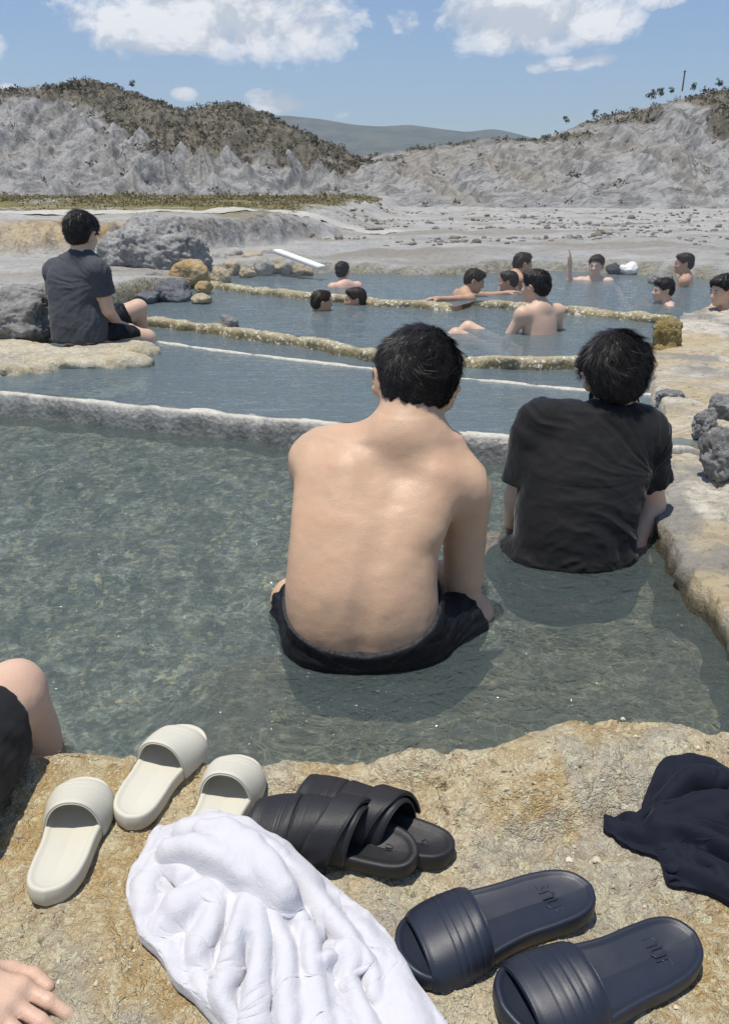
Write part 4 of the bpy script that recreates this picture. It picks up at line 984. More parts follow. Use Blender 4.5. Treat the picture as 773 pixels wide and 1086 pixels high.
vs = (bb+np.stack([qx, qy, qz+ss*.2], -1)[:, None]).reshape(-1, 3); fs = (bf[None]+(np.arange(len(qx))*len(base))[:, None, None]).reshape(-1, 4)
t = NT('rubble_stone'); gi = t.n('NewGeometry').outputs['Random Per Island']; t.bsdf(t.ramp(gi, [(0., (.12, .10, .075)), (.5, (.24, .20, .15)), (1., (.36, .34, .30))]), .9, None)
o = mesh_obj('rubble', vs, fs, t.m, smooth=False); tag(o, kind='stuff')

# small trees standing on the ridge lines
def small_tree(px, py, y, h, seed, label, group):
    b = at(px, py, y); b[2] -= .25*h*.3
    root = empty('tree', b, label, 'tree', group)
    q = [rc(b, b+V(.03*h, 0, .55*h), .045*h, .03*h, .02*h)]
    r = np.random.RandomState(seed)
    for i in range(3): q.append(rc(b+V(.02*h, 0, .4*h), b+V(r.uniform(-.3, .3)*h, r.uniform(-.2, .2)*h, .75*h), .025*h, .015*h, .02*h))
    tr = sdf_obj('trunk', q, .03*h, BARK)
    cen = np.stack([r.uniform(-.38, .38, 9)*h, r.uniform(-.3, .3, 9)*h, r.uniform(.22, .9, 9)*h], -1)+b
    vs, fs = clumps(cen, np.full(9, .27*h)*r.uniform(.7, 1.3, 9), 40, .28, seed, .75)
    cr = mesh_obj('crown', vs, fs, TREEM, smooth=False); adopt(root, tr, cr)
for i, (px, py, h) in enumerate([(52, 97, 1.1), (66, 94, 1.0), (75, 94, 1.4), (84, 93, 1.1), (93, 93, 1.2), (141, 92, 1.2)]):
    small_tree(px, py, 165, h, 40+i, 'small dark tree on the skyline of the left grey hill', 'trees on the left ridge')
for i, (px, py, y, h) in enumerate([(600, 131, 150, 1.1), (630, 123, 146, 1.), (690, 105, 142, 1.5), (700, 102, 141, 1.3), (712, 99, 140, 1.), (735, 96, 138, 1.1), (762, 91, 136, 1.3)]):
    small_tree(px, py, y, h, 60+i, 'small dark tree on the skyline of the right grey hill', 'trees on the right ridge')
p = at(723, 96, 140); o = sdf_obj('pole', [rc(p, p+V(0, 0, 2.6), .14, .11, .01), el(p+V(0, 0, 2.65), (.2, .2, .16), None, .05)], .06, BARK); tag(o, 'thin dark pole standing up from the right ridge', 'pole')
# ------------------------------------------------------------------ sandals
def outline(L, W, n=96, skew=.0):
    """sole outline (x, y) ring, heel at y=0, toe at y=L; skew bends the inner side"""
    t = np.array([0, .02, .07, .15, .28, .42, .56, .68, .78, .87, .94, .985, 1.0]); h = np.array([.0, .36, .60, .74, .79, .78, .86, .97, 1.0, .93, .74, .40, .0])*W/2
    s = np.linspace(0, 1, n//2+1); s = .5-.5*np.cos(s*math.pi)
    hw = np.interp(s, t, h); hw = np.convolve(np.pad(hw, 2, 'reflect'), [.1, .2, .4, .2, .1], 'valid'); hw[0] = hw[-1] = 0
    bend = skew*np.sin(s*math.pi*1.1)*W*.12
    r = np.stack([hw+bend, s*L], -1); l = np.stack([-hw+bend, s*L], -1)
    return np.concatenate([r, l[-2:0:-1]]), lambda y: np.interp(y/L, s, hw), lambda y: np.interp(y/L, s, bend)
def sole_mesh(L, W, th0, th1, skew, lip=.004, dish=.004, inset=.010):
    ring, hw, bd = outline(L, W, 96, skew); n = len(ring); cy = np.clip(ring[:, 1], .18*L, .80*L); cen = np.stack([bd(cy), cy], -1)
    def inw(d): 
        v = cen-ring; l = np.linalg.norm(v, axis=1)[:, None]; return ring+v/np.maximum(l, 1e-6)*np.minimum(d, l*.9)
    topz = lambda p: th0+(th1-th0)*np.clip(p[:, 1]/L, 0, 1)+.006*sstep(.88*L, L, p[:, 1])
    R_ = []
    def ringz(p, z): R_.append(np.stack([p[:, 0], p[:, 1], z], -1))
    ringz(inw(.012), np.zeros(n)+.0005); ringz(inw(.003), np.zeros(n)+.001); ringz(inw(.0005), np.zeros(n)+.005)
    ringz(inw(.0), topz(ring)*.45); ringz(inw(.0005), topz(ring)-.004); ringz(inw(.002), topz(ring)-.001); ringz(inw(.0045), topz(ring))
    ringz(inw(inset*.75), topz(ring)-.0006); ringz(inw(inset), topz(ring)-lip*.7); ringz(inw(inset*1.35), topz(ring)-lip)
    for f in (.4, .6, .8, .95, 1.):
        p = inw(inset*1.35); p = p+(cen-p)*f
        ringz(p, topz(p)-lip-dish*f*sstep(.85*L, .5*L, p[:, 1])+.0)
    k = len(R_); v = np.stack(R_).reshape(-1, 3)
    f = grid_faces(k, n, wrap=True)[:, ::-1]
    vs = list(map(tuple, v)); fs = [tuple(q) for q in f]
    fs.append(tuple(range(n)))                      # underside
    top0 = (k-1)*n; m = n//2
    # close along the centre line
    for i in range(m): 
        a, b = i, i+1
        fs.append((top0+a, top0+b, top0+(n-b) % n, top0+(n-a) % n) if 0 < a and b < m else ((top0+a, top0+b, top0+(n-b) % n) if a == 0 else (top0+a, top0+b, top0+(n-a) % n)))
    return vs, fs, hw, bd, topz
def strap_mesh(hw, bd, topz, L, y0, y1, h0, h1, th=.006, grooves=(), gd=.0013, out=.004, slant=0., nu=44, nv=46, arc=(-1, 1), p=2.3, low=.006):
    """an arch of rubber over the sole from side to side"""
    a = np.linspace(arc[0], arc[1], nu); v = np.linspace(0, 1, nv)
    A, Vv = np.meshgrid(a, v, indexing='ij')
    Y = (y0+(y1-y0)*Vv)*L+slant*A
    ww = hw(np.clip(Y, .05*L, .93*L))+out
    H = h0+(h1-h0)*Vv
    base = topz(np.stack([Y.ravel()*0, Y.ravel()], -1)).reshape(Y.shape)
    ang = A*math.pi/2
    cx = np.sign(np.sin(ang))*np.abs(np.sin(ang))**(2/p); cz = np.abs(np.cos(ang))**(2/p)
    def surf(o, g):
        X = bd(Y)+cx*(ww+o); Z = (low if o > -.001 else low)+cz*(base-low+H+o)-g
        return np.stack([X, Y, Z], -1)
    g = np.zeros_like(A)
    for q in grooves: g += gd*np.exp(-((Vv-q)/.009)**2)
    edge = .0022*(np.exp(-(Vv/.05)**2)+np.exp(-((1-Vv)/.05)**2))
    O = surf(0, 0)
    nrm = np.stack([cx, 0*cx, cz], -1)
    O = O-nrm*(g+edge)[..., None]
    I = surf(-th, 0)
    V_ = np.concatenate([O.reshape(-1, 3), I.reshape(-1, 3)]); N = nu*nv
    f = grid_faces(nu, nv); fi = f[:, ::-1]+N
    ed = []
    for i in range(nu-1): ed += [(i*nv, (i+1)*nv, (i+1)*nv+N, i*nv+N), (i*nv+nv-1+N, (i+1)*nv+nv-1+N, (i+1)*nv+nv-1, i*nv+nv-1)]
    for j in range(nv-1): ed += [(j+1, j, j+N, j+1+N), ((nu-1)*nv+j, (nu-1)*nv+j+1, (nu-1)*nv+j+1+N, (nu-1)*nv+j+N)]
    return V_, np.concatenate([f, fi, np.array(ed)])
def place(root, heel, toe, lift=.0, roll=0.):
    """stand a sandal on the rock: heel point and toe direction"""
    h = onz(*heel, .075); t = onz(*toe, .075); d = t-h; yaw = math.atan2(-d[0], d[1])
    L = root['L']; c = V(h[0], h[1])+norm(d[:2])*L/2
    gx = np.linspace(-.04, .04, 5); gy = np.linspace(-.42, .42, 9)*L
    A, B = np.meshgrid(gx, gy); X = c[0]+A*math.cos(yaw)-B*math.sin(yaw); Y = c[1]+A*math.sin(yaw)+B*math.cos(yaw)
    Y = np.minimum(Y, edge_y(X)-.03)
    Z = ledge_z(X, Y)
    M = np.stack([np.ones(A.size), A.ravel(), B.ravel()], -1); k = np.linalg.lstsq(M, Z.ravel(), rcond=None)[0]
    res = (Z.ravel()-M@k); top = np.percentile(res, 80)
    z0 = k[0]-k[2]*L/2+top-.0005+lift
    root.location = (h[0], h[1], z0)
    root.rotation_euler = (Matrix.Rotation(yaw, 4, 'Z') @ Matrix.Rotation(math.atan(k[2]), 4, 'X') @ Matrix.Rotation(-math.atan(k[1])+roll, 4, 'Y')).to_euler()
    del root['L']
def glyphs(strokes, size, c, rotz, z, mat, parent, name='embossed_mark', r=.0011):
    q = []
    for i, gl in enumerate(strokes):
        for st in gl:
            p = [V((x+i*.82)*size, y*size, 0) for x, y in st]
            q += [rc(a, b, r, r, .0004) for a, b in zip(p[:-1], p[1:])]
    vs, fs = sdf_mesh(q, .0006, 1)
    vs[:, :2] -= vs[:, :2].mean(0); Mz = rot_mat(0, 0, rotz); vs = vs@Mz.T+np.array((c[0], c[1], z))
    return mesh_obj(name, vs, fs, mat, parent)
GLY = [[[(0, 0), (0, 1), (.4, 1), (.52, .78), (.4, .55), (0, .5)], [(.4, .55), (.56, .28), (.4, 0), (0, 0)], [(.2, 1), (.3, 1.18)]],
       [[(0, 0), (0, .8), (.3, 1), (.55, .8), (.55, 0)]],
       [[(0, 1), (0, .2), (.3, 0), (.55, .2), (.55, 1)]],
       [[(0, 0), (0, 1), (.45, 1)], [(0, .5), (.35, .5)]],
       [[(0, .5), (.5, .5)], [(.35, 0), (.35, 1.1), (0, .5)]]]
RUB_N = m_plain('rubber_navy', (.0165, .021, .034), .42, .45, 900, .25)
RUB_B = m_plain('rubber_black', (.016, .016, .0175), .5, .45, 700, .5)
RUB_W = m_plain('rubber_bone', (.56, .54, .455), .6, .3, 900, .12, .04)
def slide(label, L, W, mat, th, strap, skew, heel, toe, group, h=(.050, .036), grooves=(), lift=0., roll=0., mark=False):
    root = empty('slide_sandal', (0, 0, 0), label, 'sandal', group); root['L'] = L
    vs, fs, hw, bd, tz = sole_mesh(L, W, th[0], th[1], skew)
    so_ = mesh_obj('sole', vs, fs, mat, root)
    V_, F_ = strap_mesh(hw, bd, tz, L, strap[0], strap[1], h[0], h[1], grooves=grooves)
    mesh_obj('strap', V_, F_, mat, root)
    if mark: glyphs(GLY, .019, (0, .115*L*1.9), R(178), tz(np.array([[0, .2*L]]))[0]-.0062, mat, so_)
    place(root, heel, toe, lift, roll)
    return root
WG = 'bone white slide sandals on the rock ledge'
slide('bone white slide lying nearest the left frame edge, alone and pointing to the water', .245, .103, RUB_W, (.032, .026), (.53, .88), .5, (48, 960), (84, 858), WG, (.048, .024), (.62, .70, .78))
slide('bone white slide in the middle of the three, perched at the water edge', .235, .103, RUB_W, (.032, .026), (.54, .88), -.5, (134, 876), (186, 803), WG, (.048, .024), (.62, .70, .78))
slide('bone white slide whose heel is buried under the white towel', .235, .103, RUB_W, (.032, .026), (.54, .88), .5, (206, 918), (246, 832), WG, (.048, .024), (.62, .70, .78))
NG = 'navy slide sandals beside the white towel'
slide('navy slide with its strap half against the white towel, upper of the two', .30, .117, RUB_N, (.032, .024), (.60, .90), .5, (626, 951), (420, 1019), NG, (.037, .022), (.20, .32, .44, .56), mark=True)
slide('navy slide nearest the bottom frame edge, overlapping the other navy one', .30, .119, RUB_N, (.032, .024), (.60, .90), -.5, (734, 998), (484, 1099), NG, (.037, .022), (.24, .38, .52, .66), lift=.004, mark=True)
def strap_sandal(label, L, W, skew, heel, toe, lift, roll, group):
    root = empty('strap_sandal', (0, 0, 0), label, 'sandal', group); root['L'] = L
    vs, fs, hw, bd, tz = sole_mesh(L, W, .030, .025, skew, lip=.006, dish=.006, inset=.013)
    so_ = mesh_obj('sole', vs, fs, RUB_B, root)
    a, b = strap_mesh(hw, bd, tz, L, .71, .955, .038, .022, grooves=(.25, .32), gd=.002); mesh_obj('toe_strap', a, b, RUB_B, root)
    a, b = strap_mesh(hw, bd, tz, L, .49, .70, .052, .042, grooves=(.30, .70), gd=.0012, slant=-.003); mesh_obj('instep_strap', a, b, RUB_B, root)
    a, b = strap_mesh(hw, bd, tz, L, .36, .53, .060, .056, th=.006, out=.0115, slant=-.030, arc=(-.97, .86), grooves=(.06, .94), gd=.0016, p=2.7); mesh_obj('velcro_strap', a, b, RUB_B, root)
    a, b = strap_mesh(hw, bd, tz, L, .33, .50, .052, .053, th=.005, out=.003, slant=-.016); mesh_obj('ankle_band', a, b, RUB_B, root)
    glyphs(GLY[1:4], .011, (0, .17*L), R(178), tz(np.array([[0, .2*L]]))[0]-.0095, RUB_B, so_, r=.0009)
    place(root, heel, toe, lift, roll)
    return root
BG = 'black strap sandals between the white slides and the navy slides'
strap_sandal('black rubber sandal with wide velcro strap, front one of the overlapping pair', .275, .106, .6, (444, 918), (260, 880), .010, R(-6), BG)
strap_sandal('black rubber sandal half hidden behind the other black one', .275, .106, -.6, (481, 908), (314, 848), .0, R(3), BG)

# ------------------------------------------------------------------ cloths
def chain(pts, k=.012):
    """pts: (px, py, height above rock, radius)"""
    w = []
    for px, py, h, r in pts:
        z = .07
        for _ in range(3):
            p = onz(px, py, z+h); z = float(ledge_top(p[0], min(p[1], float(edge_y(p[0]))-.02)))
        w.append((V(p[0], p[1], z+h), r))
    return [rc(a, b, ra, rb, k) for (a, ra), (b, rb) in zip(w[:-1], w[1:])]
def m_terry():
    t = NT('terry_white'); c = t.coord()
    h = t.math('ADD', t.math('MULTIPLY', t.voro(c, 380), .7), t.math('MULTIPLY', t.noise(c, 420, 3, .7), 1.))
    big = t.noise(t.coord((1, .5, 1), rot=(0, 0, R(30))), 34, 4, .55, 1.4)
    nm = t.bump(h, .30, .0016, t.bump(big, .22, .008))
    t.bsdf(t.mix(t.noise(c, 30, 3), (.54, .535, .565), (.60, .595, .62)), .95, nm, Specular__IOR__Level=.1, Sheen__Weight=.25, Sheen__Roughness=.5, Subsurface__Weight=.06, Subsurface__Radius=(.004, .004, .004), Subsurface__Scale=1.)
    return t.m
def relief(chains, soft=.004, amp=1.):
    """height of a heap of folds (capsules seen from above) over the rock"""
    seg = []
    for c in chains:
        w = []
        for px, py, h, r in c:
            p = onz(px, py, .07+h); w.append((p[0], p[1], h*amp, r))
        seg += list(zip(w[:-1], w[1:]))
    def f(x, y):
        H = np.full(x.shape, -.02)
        for (ax, ay, ah, ar), (bx_, by, bh, br) in seg:
            dx, dy = bx_-ax, by-ay; t = np.clip(((x-ax)*dx+(y-ay)*dy)/max(dx*dx+dy*dy, 1e-9), 0, 1)
            d = np.hypot(x-ax-t*dx, y-ay-t*dy); r = ar+(br-ar)*t
            h = np.where(d < r, ah+(bh-ah)*t+np.sqrt(np.maximum(r*r-d*d, 0)), -.02)
            H = -smin(-H, -h, soft)
        return H
    return f
def drape(left, right, hf, nu, nv, gu, gv, steps=160, seed=1, thick=.003, amp=.006, bend=.9, span=(3, 7), pin=True, rim=(.034, .022), zpad=.004, g=.0011):
    """lay a sheet that is wider than its footprint over a heap: position-based cloth, so the extra width buckles into folds"""
    L = resample(np.array([onz(px, py, .075)[:2] for px, py in left]), .004); Rr = resample(np.array([onz(px, py, .075)[:2] for px, py in right]), .004)
    v = np.linspace(0, 1, nv); u = np.linspace(0, 1, nu)
    Lp = np.stack([np.interp(v, np.linspace(0, 1, len(L)), L[:, k]) for k in (0, 1)], -1); Rp = np.stack([np.interp(v, np.linspace(0, 1, len(Rr)), Rr[:, k]) for k in (0, 1)], -1)
    XY = Lp[None]*(1-u)[:, None, None]+Rp[None]*u[:, None, None]
    x0, x1 = XY[..., 0].min()-.06, XY[..., 0].max()+.06; y0, y1 = XY[..., 1].min()-.06, XY[..., 1].max()+.06; st = .0025
    gx_, gy_ = np.arange(x0, x1, st), np.arange(y0, y1, st); GX_, GY_ = np.meshgrid(gx_, gy_, indexing='ij')
    base = ledge_z(GX_, GY_); poly = np.concatenate([Lp, Rp[::-1]]); dist = np.full(GX_.shape, 9.); ins = np.zeros(GX_.shape, bool)
    for (ax, ay), (bx_, by) in zip(poly, np.roll(poly, -1, 0)):
        dx, dy = bx_-ax, by-ay; t = np.clip(((GX_-ax)*dx+(GY_-ay)*dy)/max(dx*dx+dy*dy, 1e-12), 0, 1); dist = np.minimum(dist, np.hypot(GX_-ax-t*dx, GY_-ay-t*dy))
        ins ^= ((ay > GY_) != (by > GY_)) & (GX_ < dx*(GY_-ay)/(dy if abs(dy) > 1e-12 else 1e-12)+ax)
    q_ = np.clip((np.where(ins, dist, -dist)+.012)/rim[1], 0, 1); dome = rim[0]*np.sqrt(1-(1-q_)**2)
    Hm = base+np.maximum(np.maximum(hf(GX_, GY_)*ins, 0), dome)+zpad
    Hs = Hm.copy()
    for _ in range(2): Hs[1:-1, 1:-1] = (Hs[:-2, 1:-1]+Hs[2:, 1:-1]+Hs[1:-1, :-2]+Hs[1:-1, 2:]+2*Hs[1:-1, 1:-1])/6
    Hm = np.maximum(Hs, base+.002)
    dHx, dHy = np.gradient(Hm, st); SD = np.where(ins, -dist, dist); sx_, sy_ = np.gradient(SD, st)
    def smp(A, x, y):
        i = np.clip((x-x0)/st, 0, len(gx_)-1.001); j = np.clip((y-y0)/st, 0, len(gy_)-1.001); a = i.astype(int); b = j.astype(int); fx = i-a; fy = j-b
        return (A[a, b]*(1-fx)+A[a+1, b]*fx)*(1-fy)+(A[a, b+1]*(1-fx)+A[a+1, b+1]*fx)*fy
    P = np.concatenate([XY, smp(Hm, XY[..., 0], XY[..., 1])[..., None]+.004], -1)
    U, Vv = np.meshgrid(u, v, indexing='ij')
    P[..., 2] += amp*np.abs(fbm(np.stack([U*9+1.2*fbm(np.stack([U*2, Vv*3, U*0+seed], -1), 2), Vv*3., U*0+seed], -1), 3))
    lu = np.linalg.norm(np.diff(P, axis=0), axis=-1); lv = np.linalg.norm(np.diff(P, axis=1), axis=-1)
    win = lambda a, b: np.clip(np.minimum(a, b)/.14, 0, 1)**1.2
    ed = np.minimum(win(U, 1-U), np.clip(Vv/.10, 0, 1)); LU = lu*(1+(gu-1)*(ed[1:]+ed[:-1])/2); LV = lv*(1+(gv-1)*(ed[:, 1:]+ed[:, :-1])/2)
    Q = P.copy()
    def con(axis, k, rest, stiff, only_min=False):
        sl = lambda a, b: (slice(a, b), slice(None)) if axis == 0 else (slice(None), slice(a, b))
        n = P.shape[axis]
        for o in range(2):
            idx = np.concatenate([np.arange(s_, min(s_+k, n-k)) for s_ in range(o*k, n-k, 2*k)]) if n > k else np.array([], int)
            if not len(idx): continue
            A = P.take(idx, axis); B = P.take(idx+k, axis); d = B-A; l = np.linalg.norm(d, axis=-1)
            r = rest.take(idx, axis); e = (l-r)/np.maximum(l, 1e-9)
            if only_min: e = np.minimum(e, 0)
            c = .5*stiff*e[..., None]*d
            if axis == 0: P[idx] += c; P[idx+k] -= c
            else: P[:, idx] += c; P[:, idx+k] -= c
    cs = lambda R_, k, axis: np.stack([sum(np.take(R_, np.arange(i, i+R_.shape[axis]-k+1), axis) for i in range(k))])[0]
    BU = [(k, cs(LU, k, 0)) for k in span]; BV = [(k, cs(LV, k, 1)) for k in span]
    P0 = P.copy(); P0[..., 2] = smp(base, P[..., 0], P[..., 1])-.002; edge = np.zeros(P.shape[:2], bool); edge[0] = edge[-1] = True; edge[:, 0] = True; edge[:, -1] = True
    if not pin: edge[:] = False
    for it in range(steps):
        vel = (P-Q)*.90; Q = P.copy(); P = P+vel; P[..., 2] -= g
        f = min(1., (it+1)/(steps*.55))
        ru, rv = lu+(LU-lu)*f, lv+(LV-lv)*f
        for _ in range(4):
            con(0, 1, ru, .9); con(1, 1, rv, .9)
            for k, r in BU: con(0, k, r*bend*(.72+.28*f), .12, True)
            for k, r in BV: con(1, k, r*.94, .12, True)
            # shear, kept soft so the sheet can slide over itself
            d1 = P[1:, 1:]-P[:-1, :-1]; d2 = P[1:, :-1]-P[:-1, 1:]; l1 = np.linalg.norm(d1, axis=-1); l2 = np.linalg.norm(d2, axis=-1); m = (l1+l2)/2
            c1 = (.06*(l1-m)/np.maximum(l1, 1e-9))[..., None]*d1; c2 = (.06*(l2-m)/np.maximum(l2, 1e-9))[..., None]*d2
            P[:-1, :-1] += c1; P[1:, 1:] -= c1; P[:-1, 1:] += c2; P[1:, :-1] -= c2
            hz_ = smp(Hm, P[..., 0], P[..., 1]); pen = hz_-P[..., 2]; c = pen > 0
            if c.any():
                hx, hy = smp(dHx, P[..., 0], P[..., 1]), smp(dHy, P[..., 0], P[..., 1]); nn = np.stack([-hx, -hy, np.ones_like(hx)], -1); nl = np.linalg.norm(nn, axis=-1)
                mv = (pen/nl**2)[..., None]*nn; lim = np.minimum(1, .006/np.maximum(np.linalg.norm(mv, axis=-1), 1e-9)); mv = mv*lim[..., None]
                P = np.where(c[..., None], P+mv, P)
                Q = np.where(c[..., None], Q+(P-Q)*.75, Q)
            so = np.clip(smp(SD, P[..., 0], P[..., 1])-.001, 0, .004)*(P[..., 2] < smp(base, P[..., 0], P[..., 1])+.05)
            P[..., 0] -= so*smp(sx_, P[..., 0], P[..., 1]); P[..., 1] -= so*smp(sy_, P[..., 0], P[..., 1])
            P[edge] = P0[edge]
    return P
def sheet_obj(name, P, mat, thick):
    nu, nv, _ = P.shape; fs = grid_faces(nu, nv); vs = P.reshape(-1, 3)
    vs = lap(vs, fs, .5)
    o = mesh_obj(name, vs, fs, mat); m = o.modifiers.new('s', 'SOLIDIFY'); m.thickness = thick; m.offset = 0; m2 = o.modifiers.new('ss', 'SUBSURF'); m2.levels = 1; m2.render_levels = 2
    return o
TOWEL_H = [[(215, 905, -.005, .04), (245, 930, .0, .055), (270, 975, .004, .058), (300, 1030, -.004, .060), (330, 1090, -.008, .060), (360, 1150, -.01, .06), (380, 1200, -.01, .06)],
 [(330, 965, -.010, .035), (370, 1000, -.010, .045), (410, 1050, -.012, .05), (430, 1110, -.012, .05)], [(165, 965, -.006, .024), (190, 1010, -.008, .03), (230, 1060, -.010, .035), (270, 1110, -.010, .04)],
 [(180, 905, .060, .017), (205, 899, .078, .020), (238, 908, .086, .020), (264, 927, .082, .016)], [(216, 884, .066, .017), (238, 884, .078, .021), (262, 897, .088, .023), (285, 918, .092, .023), (302, 942, .082, .019)],
 [(200, 884, .030, .024), (225, 876, .034, .024), (262, 886, .036, .024), (295, 910, .036, .026), (325, 938, .030, .024)],
 [(170, 922, .034, .018), (156, 948, .022, .020), (156, 978, .012, .020)], [(246, 942, .046, .017), (218, 952, .044, .021), (192, 970, .034, .024), (176, 992, .016, .022)],
 [(262, 952, .064, .009), (256, 982, .060, .012), (244, 1018, .048, .014), (234, 1060, .034, .014), (242, 1100, .026, .014)],
 [(274, 958, .066, .008), (279, 992, .062, .011), (274, 1036, .052, .013), (268, 1090, .040, .014)], [(290, 962, .066, .008), (302, 1000, .062, .012), (304, 1042, .054, .013), (306, 1095, .042, .014)],
 [(312, 958, .052, .010), (330, 985, .056, .012), (330, 1014, .054, .010), (336, 1048, .048, .012), (346, 1095, .040, .014)], [(328, 945, .034, .016), (354, 972, .042, .014), (376, 1004, .042, .012), (370, 1034, .042, .010), (380, 1064, .038, .012), (396, 1100, .032, .014)],
 [(345, 962, .016, .016), (385, 988, .022, .016), (402, 1020, .022, .016), (414, 1060, .020, .016), (426, 1100, .016, .016)], [(390, 985, .004, .012), (414, 1018, .004, .013), (428, 1055, .004, .014), (442, 1100, .004, .016)],
 [(344, 1014, .056, .007), (360, 1000, .056, .008), (384, 1006, .046, .008), (398, 1030, .038, .009), (396, 1052, .036, .008)],
 [(206, 1006, .032, .010), (214, 1042, .022, .012), (228, 1085, .014, .013)], [(178, 1000, .010, .012), (196, 1040, .006, .012), (218, 1080, .004, .014)], [(232, 962, .050, .010), (222, 992, .044, .012), (210, 1020, .030, .012)],
 [(240, 880, .056, .011), (275, 892, .062, .012), (308, 920, .056, .012), (328, 944, .042, .012)], [(255, 908, .088, .009), (278, 928, .090, .009), (296, 948, .082, .009)]]
LEFT = [(214, 868), (192, 878), (164, 886), (158, 906), (140, 934), (138, 965), (148, 988), (150, 1004), (176, 1030), (186, 1050), (212, 1070), (240, 1096), (270, 1140), (300, 1190)]
RIGHT = [(226, 866), (262, 878), (288, 896), (318, 916), (336, 932), (368, 958), (404, 990), (424, 1018), (440, 1050), (460, 1078), (484, 1108), (515, 1150), (530, 1190), (540, 1230)]
TP = drape(LEFT, RIGHT, relief(TOWEL_H, .0030, 1.0), 190, 230, 1.55, 1.10, steps=120, seed=8.1, amp=.010, bend=.78, span=(3, 6), rim=(.024, .018), g=.0019)
towel = sheet_obj('towel', TP, m_terry(), .0045); tag(towel, 'crumpled white terry towel heaped on the rock ledge among the sandals', 'towel')
NAVY = m_cloth('cloth_navy', (.0085, .0105, .020), .8, 900, .2, .08, .1)
NAVY_H = [[(648, 880, .004, .010), (670, 890, .006, .013), (690, 900, .006, .014)], [(690, 884, .014, .010), (700, 868, .022, .012), (720, 852, .026, .014), (760, 850, .030, .018), (830, 856, .03, .02)],
 [(688, 884, .020, .009), (715, 874, .030, .011), (755, 868, .038, .012), (830, 880, .036, .014)], [(690, 890, .018, .008), (720, 894, .024, .009), (752, 906, .030, .010), (830, 940, .03, .014)],
 [(700, 914, .004, .010), (716, 932, .004, .011), (748, 946, .008, .012), (830, 975, .010, .016)], [(704, 905, .004, .010), (735, 925, .006, .010), (770, 940, .010, .010), (840, 965, .012, .012)],
 [(735, 910, .014, .006), (748, 926, .016, .006), (768, 946, .014, .007), (810, 985, .012, .009)], [(700, 900, .0, .03), (740, 895, .0, .045), (800, 910, .0, .06)]]
NL = [(640, 870), (660, 868), (678, 874), (680, 862), (688, 848), (696, 836), (716, 833), (745, 836), (773, 842), (800, 850), (850, 860)]
NR = [(640, 880), (656, 894), (676, 908), (697, 918), (702, 930), (706, 942), (724, 948), (750, 956), (775, 966), (800, 985), (850, 1010)]
NP = drape(NL, NR, relief(NAVY_H, .0022, 1.3), 120, 150, 1.65, 1.15, steps=90, seed=7.7, amp=.008, bend=.84, span=(3, 6), rim=(.005, .006), g=.0014)
cl = sheet_obj('shirt', NP, NAVY, .0016); tag(cl, 'crumpled dark navy shirt dropped on the rock ledge at the right', 'shirt')

# grit and crumbs of crust lying on the ledge
gg = np.random.RandomState(31); m = 1500; qx = gg.uniform(-.62, .75, m); qy = edge_y(qx)-.02-gg.uniform(0, .56, m); kk = fbm(P2(qx*9, qy*9, 4.), 2) > -.05; qx, qy = qx[kk], qy[kk]
sz = gg.gamma(2.2, .00065, len(qx))+.0006; qz = ledge_z(qx, qy)+sz*.3; bse, bfc = rock_mesh((1, 1, .7), 5, 5, .2, 6)
vs = (bse[None]*sz[:, None, None]*gg.uniform(.6, 1.5, (len(qx), 1, 3))+np.stack([qx, qy, qz], -1)[:, None]).reshape(-1, 3); fs = (bfc[None]+(np.arange(len(qx))*len(bse))[:, None, None]).reshape(-1, 4)
t = NT('grit_stone'); gi = t.n('NewGeometry').outputs['Random Per Island']; t.bsdf(t.ramp(gi, [(0., (.16, .12, .07)), (.5, (.42, .35, .24)), (1., (.60, .54, .42))]), .9, None)
tag(mesh_obj('grit', vs, fs, t.m, smooth=False), kind='stuff')
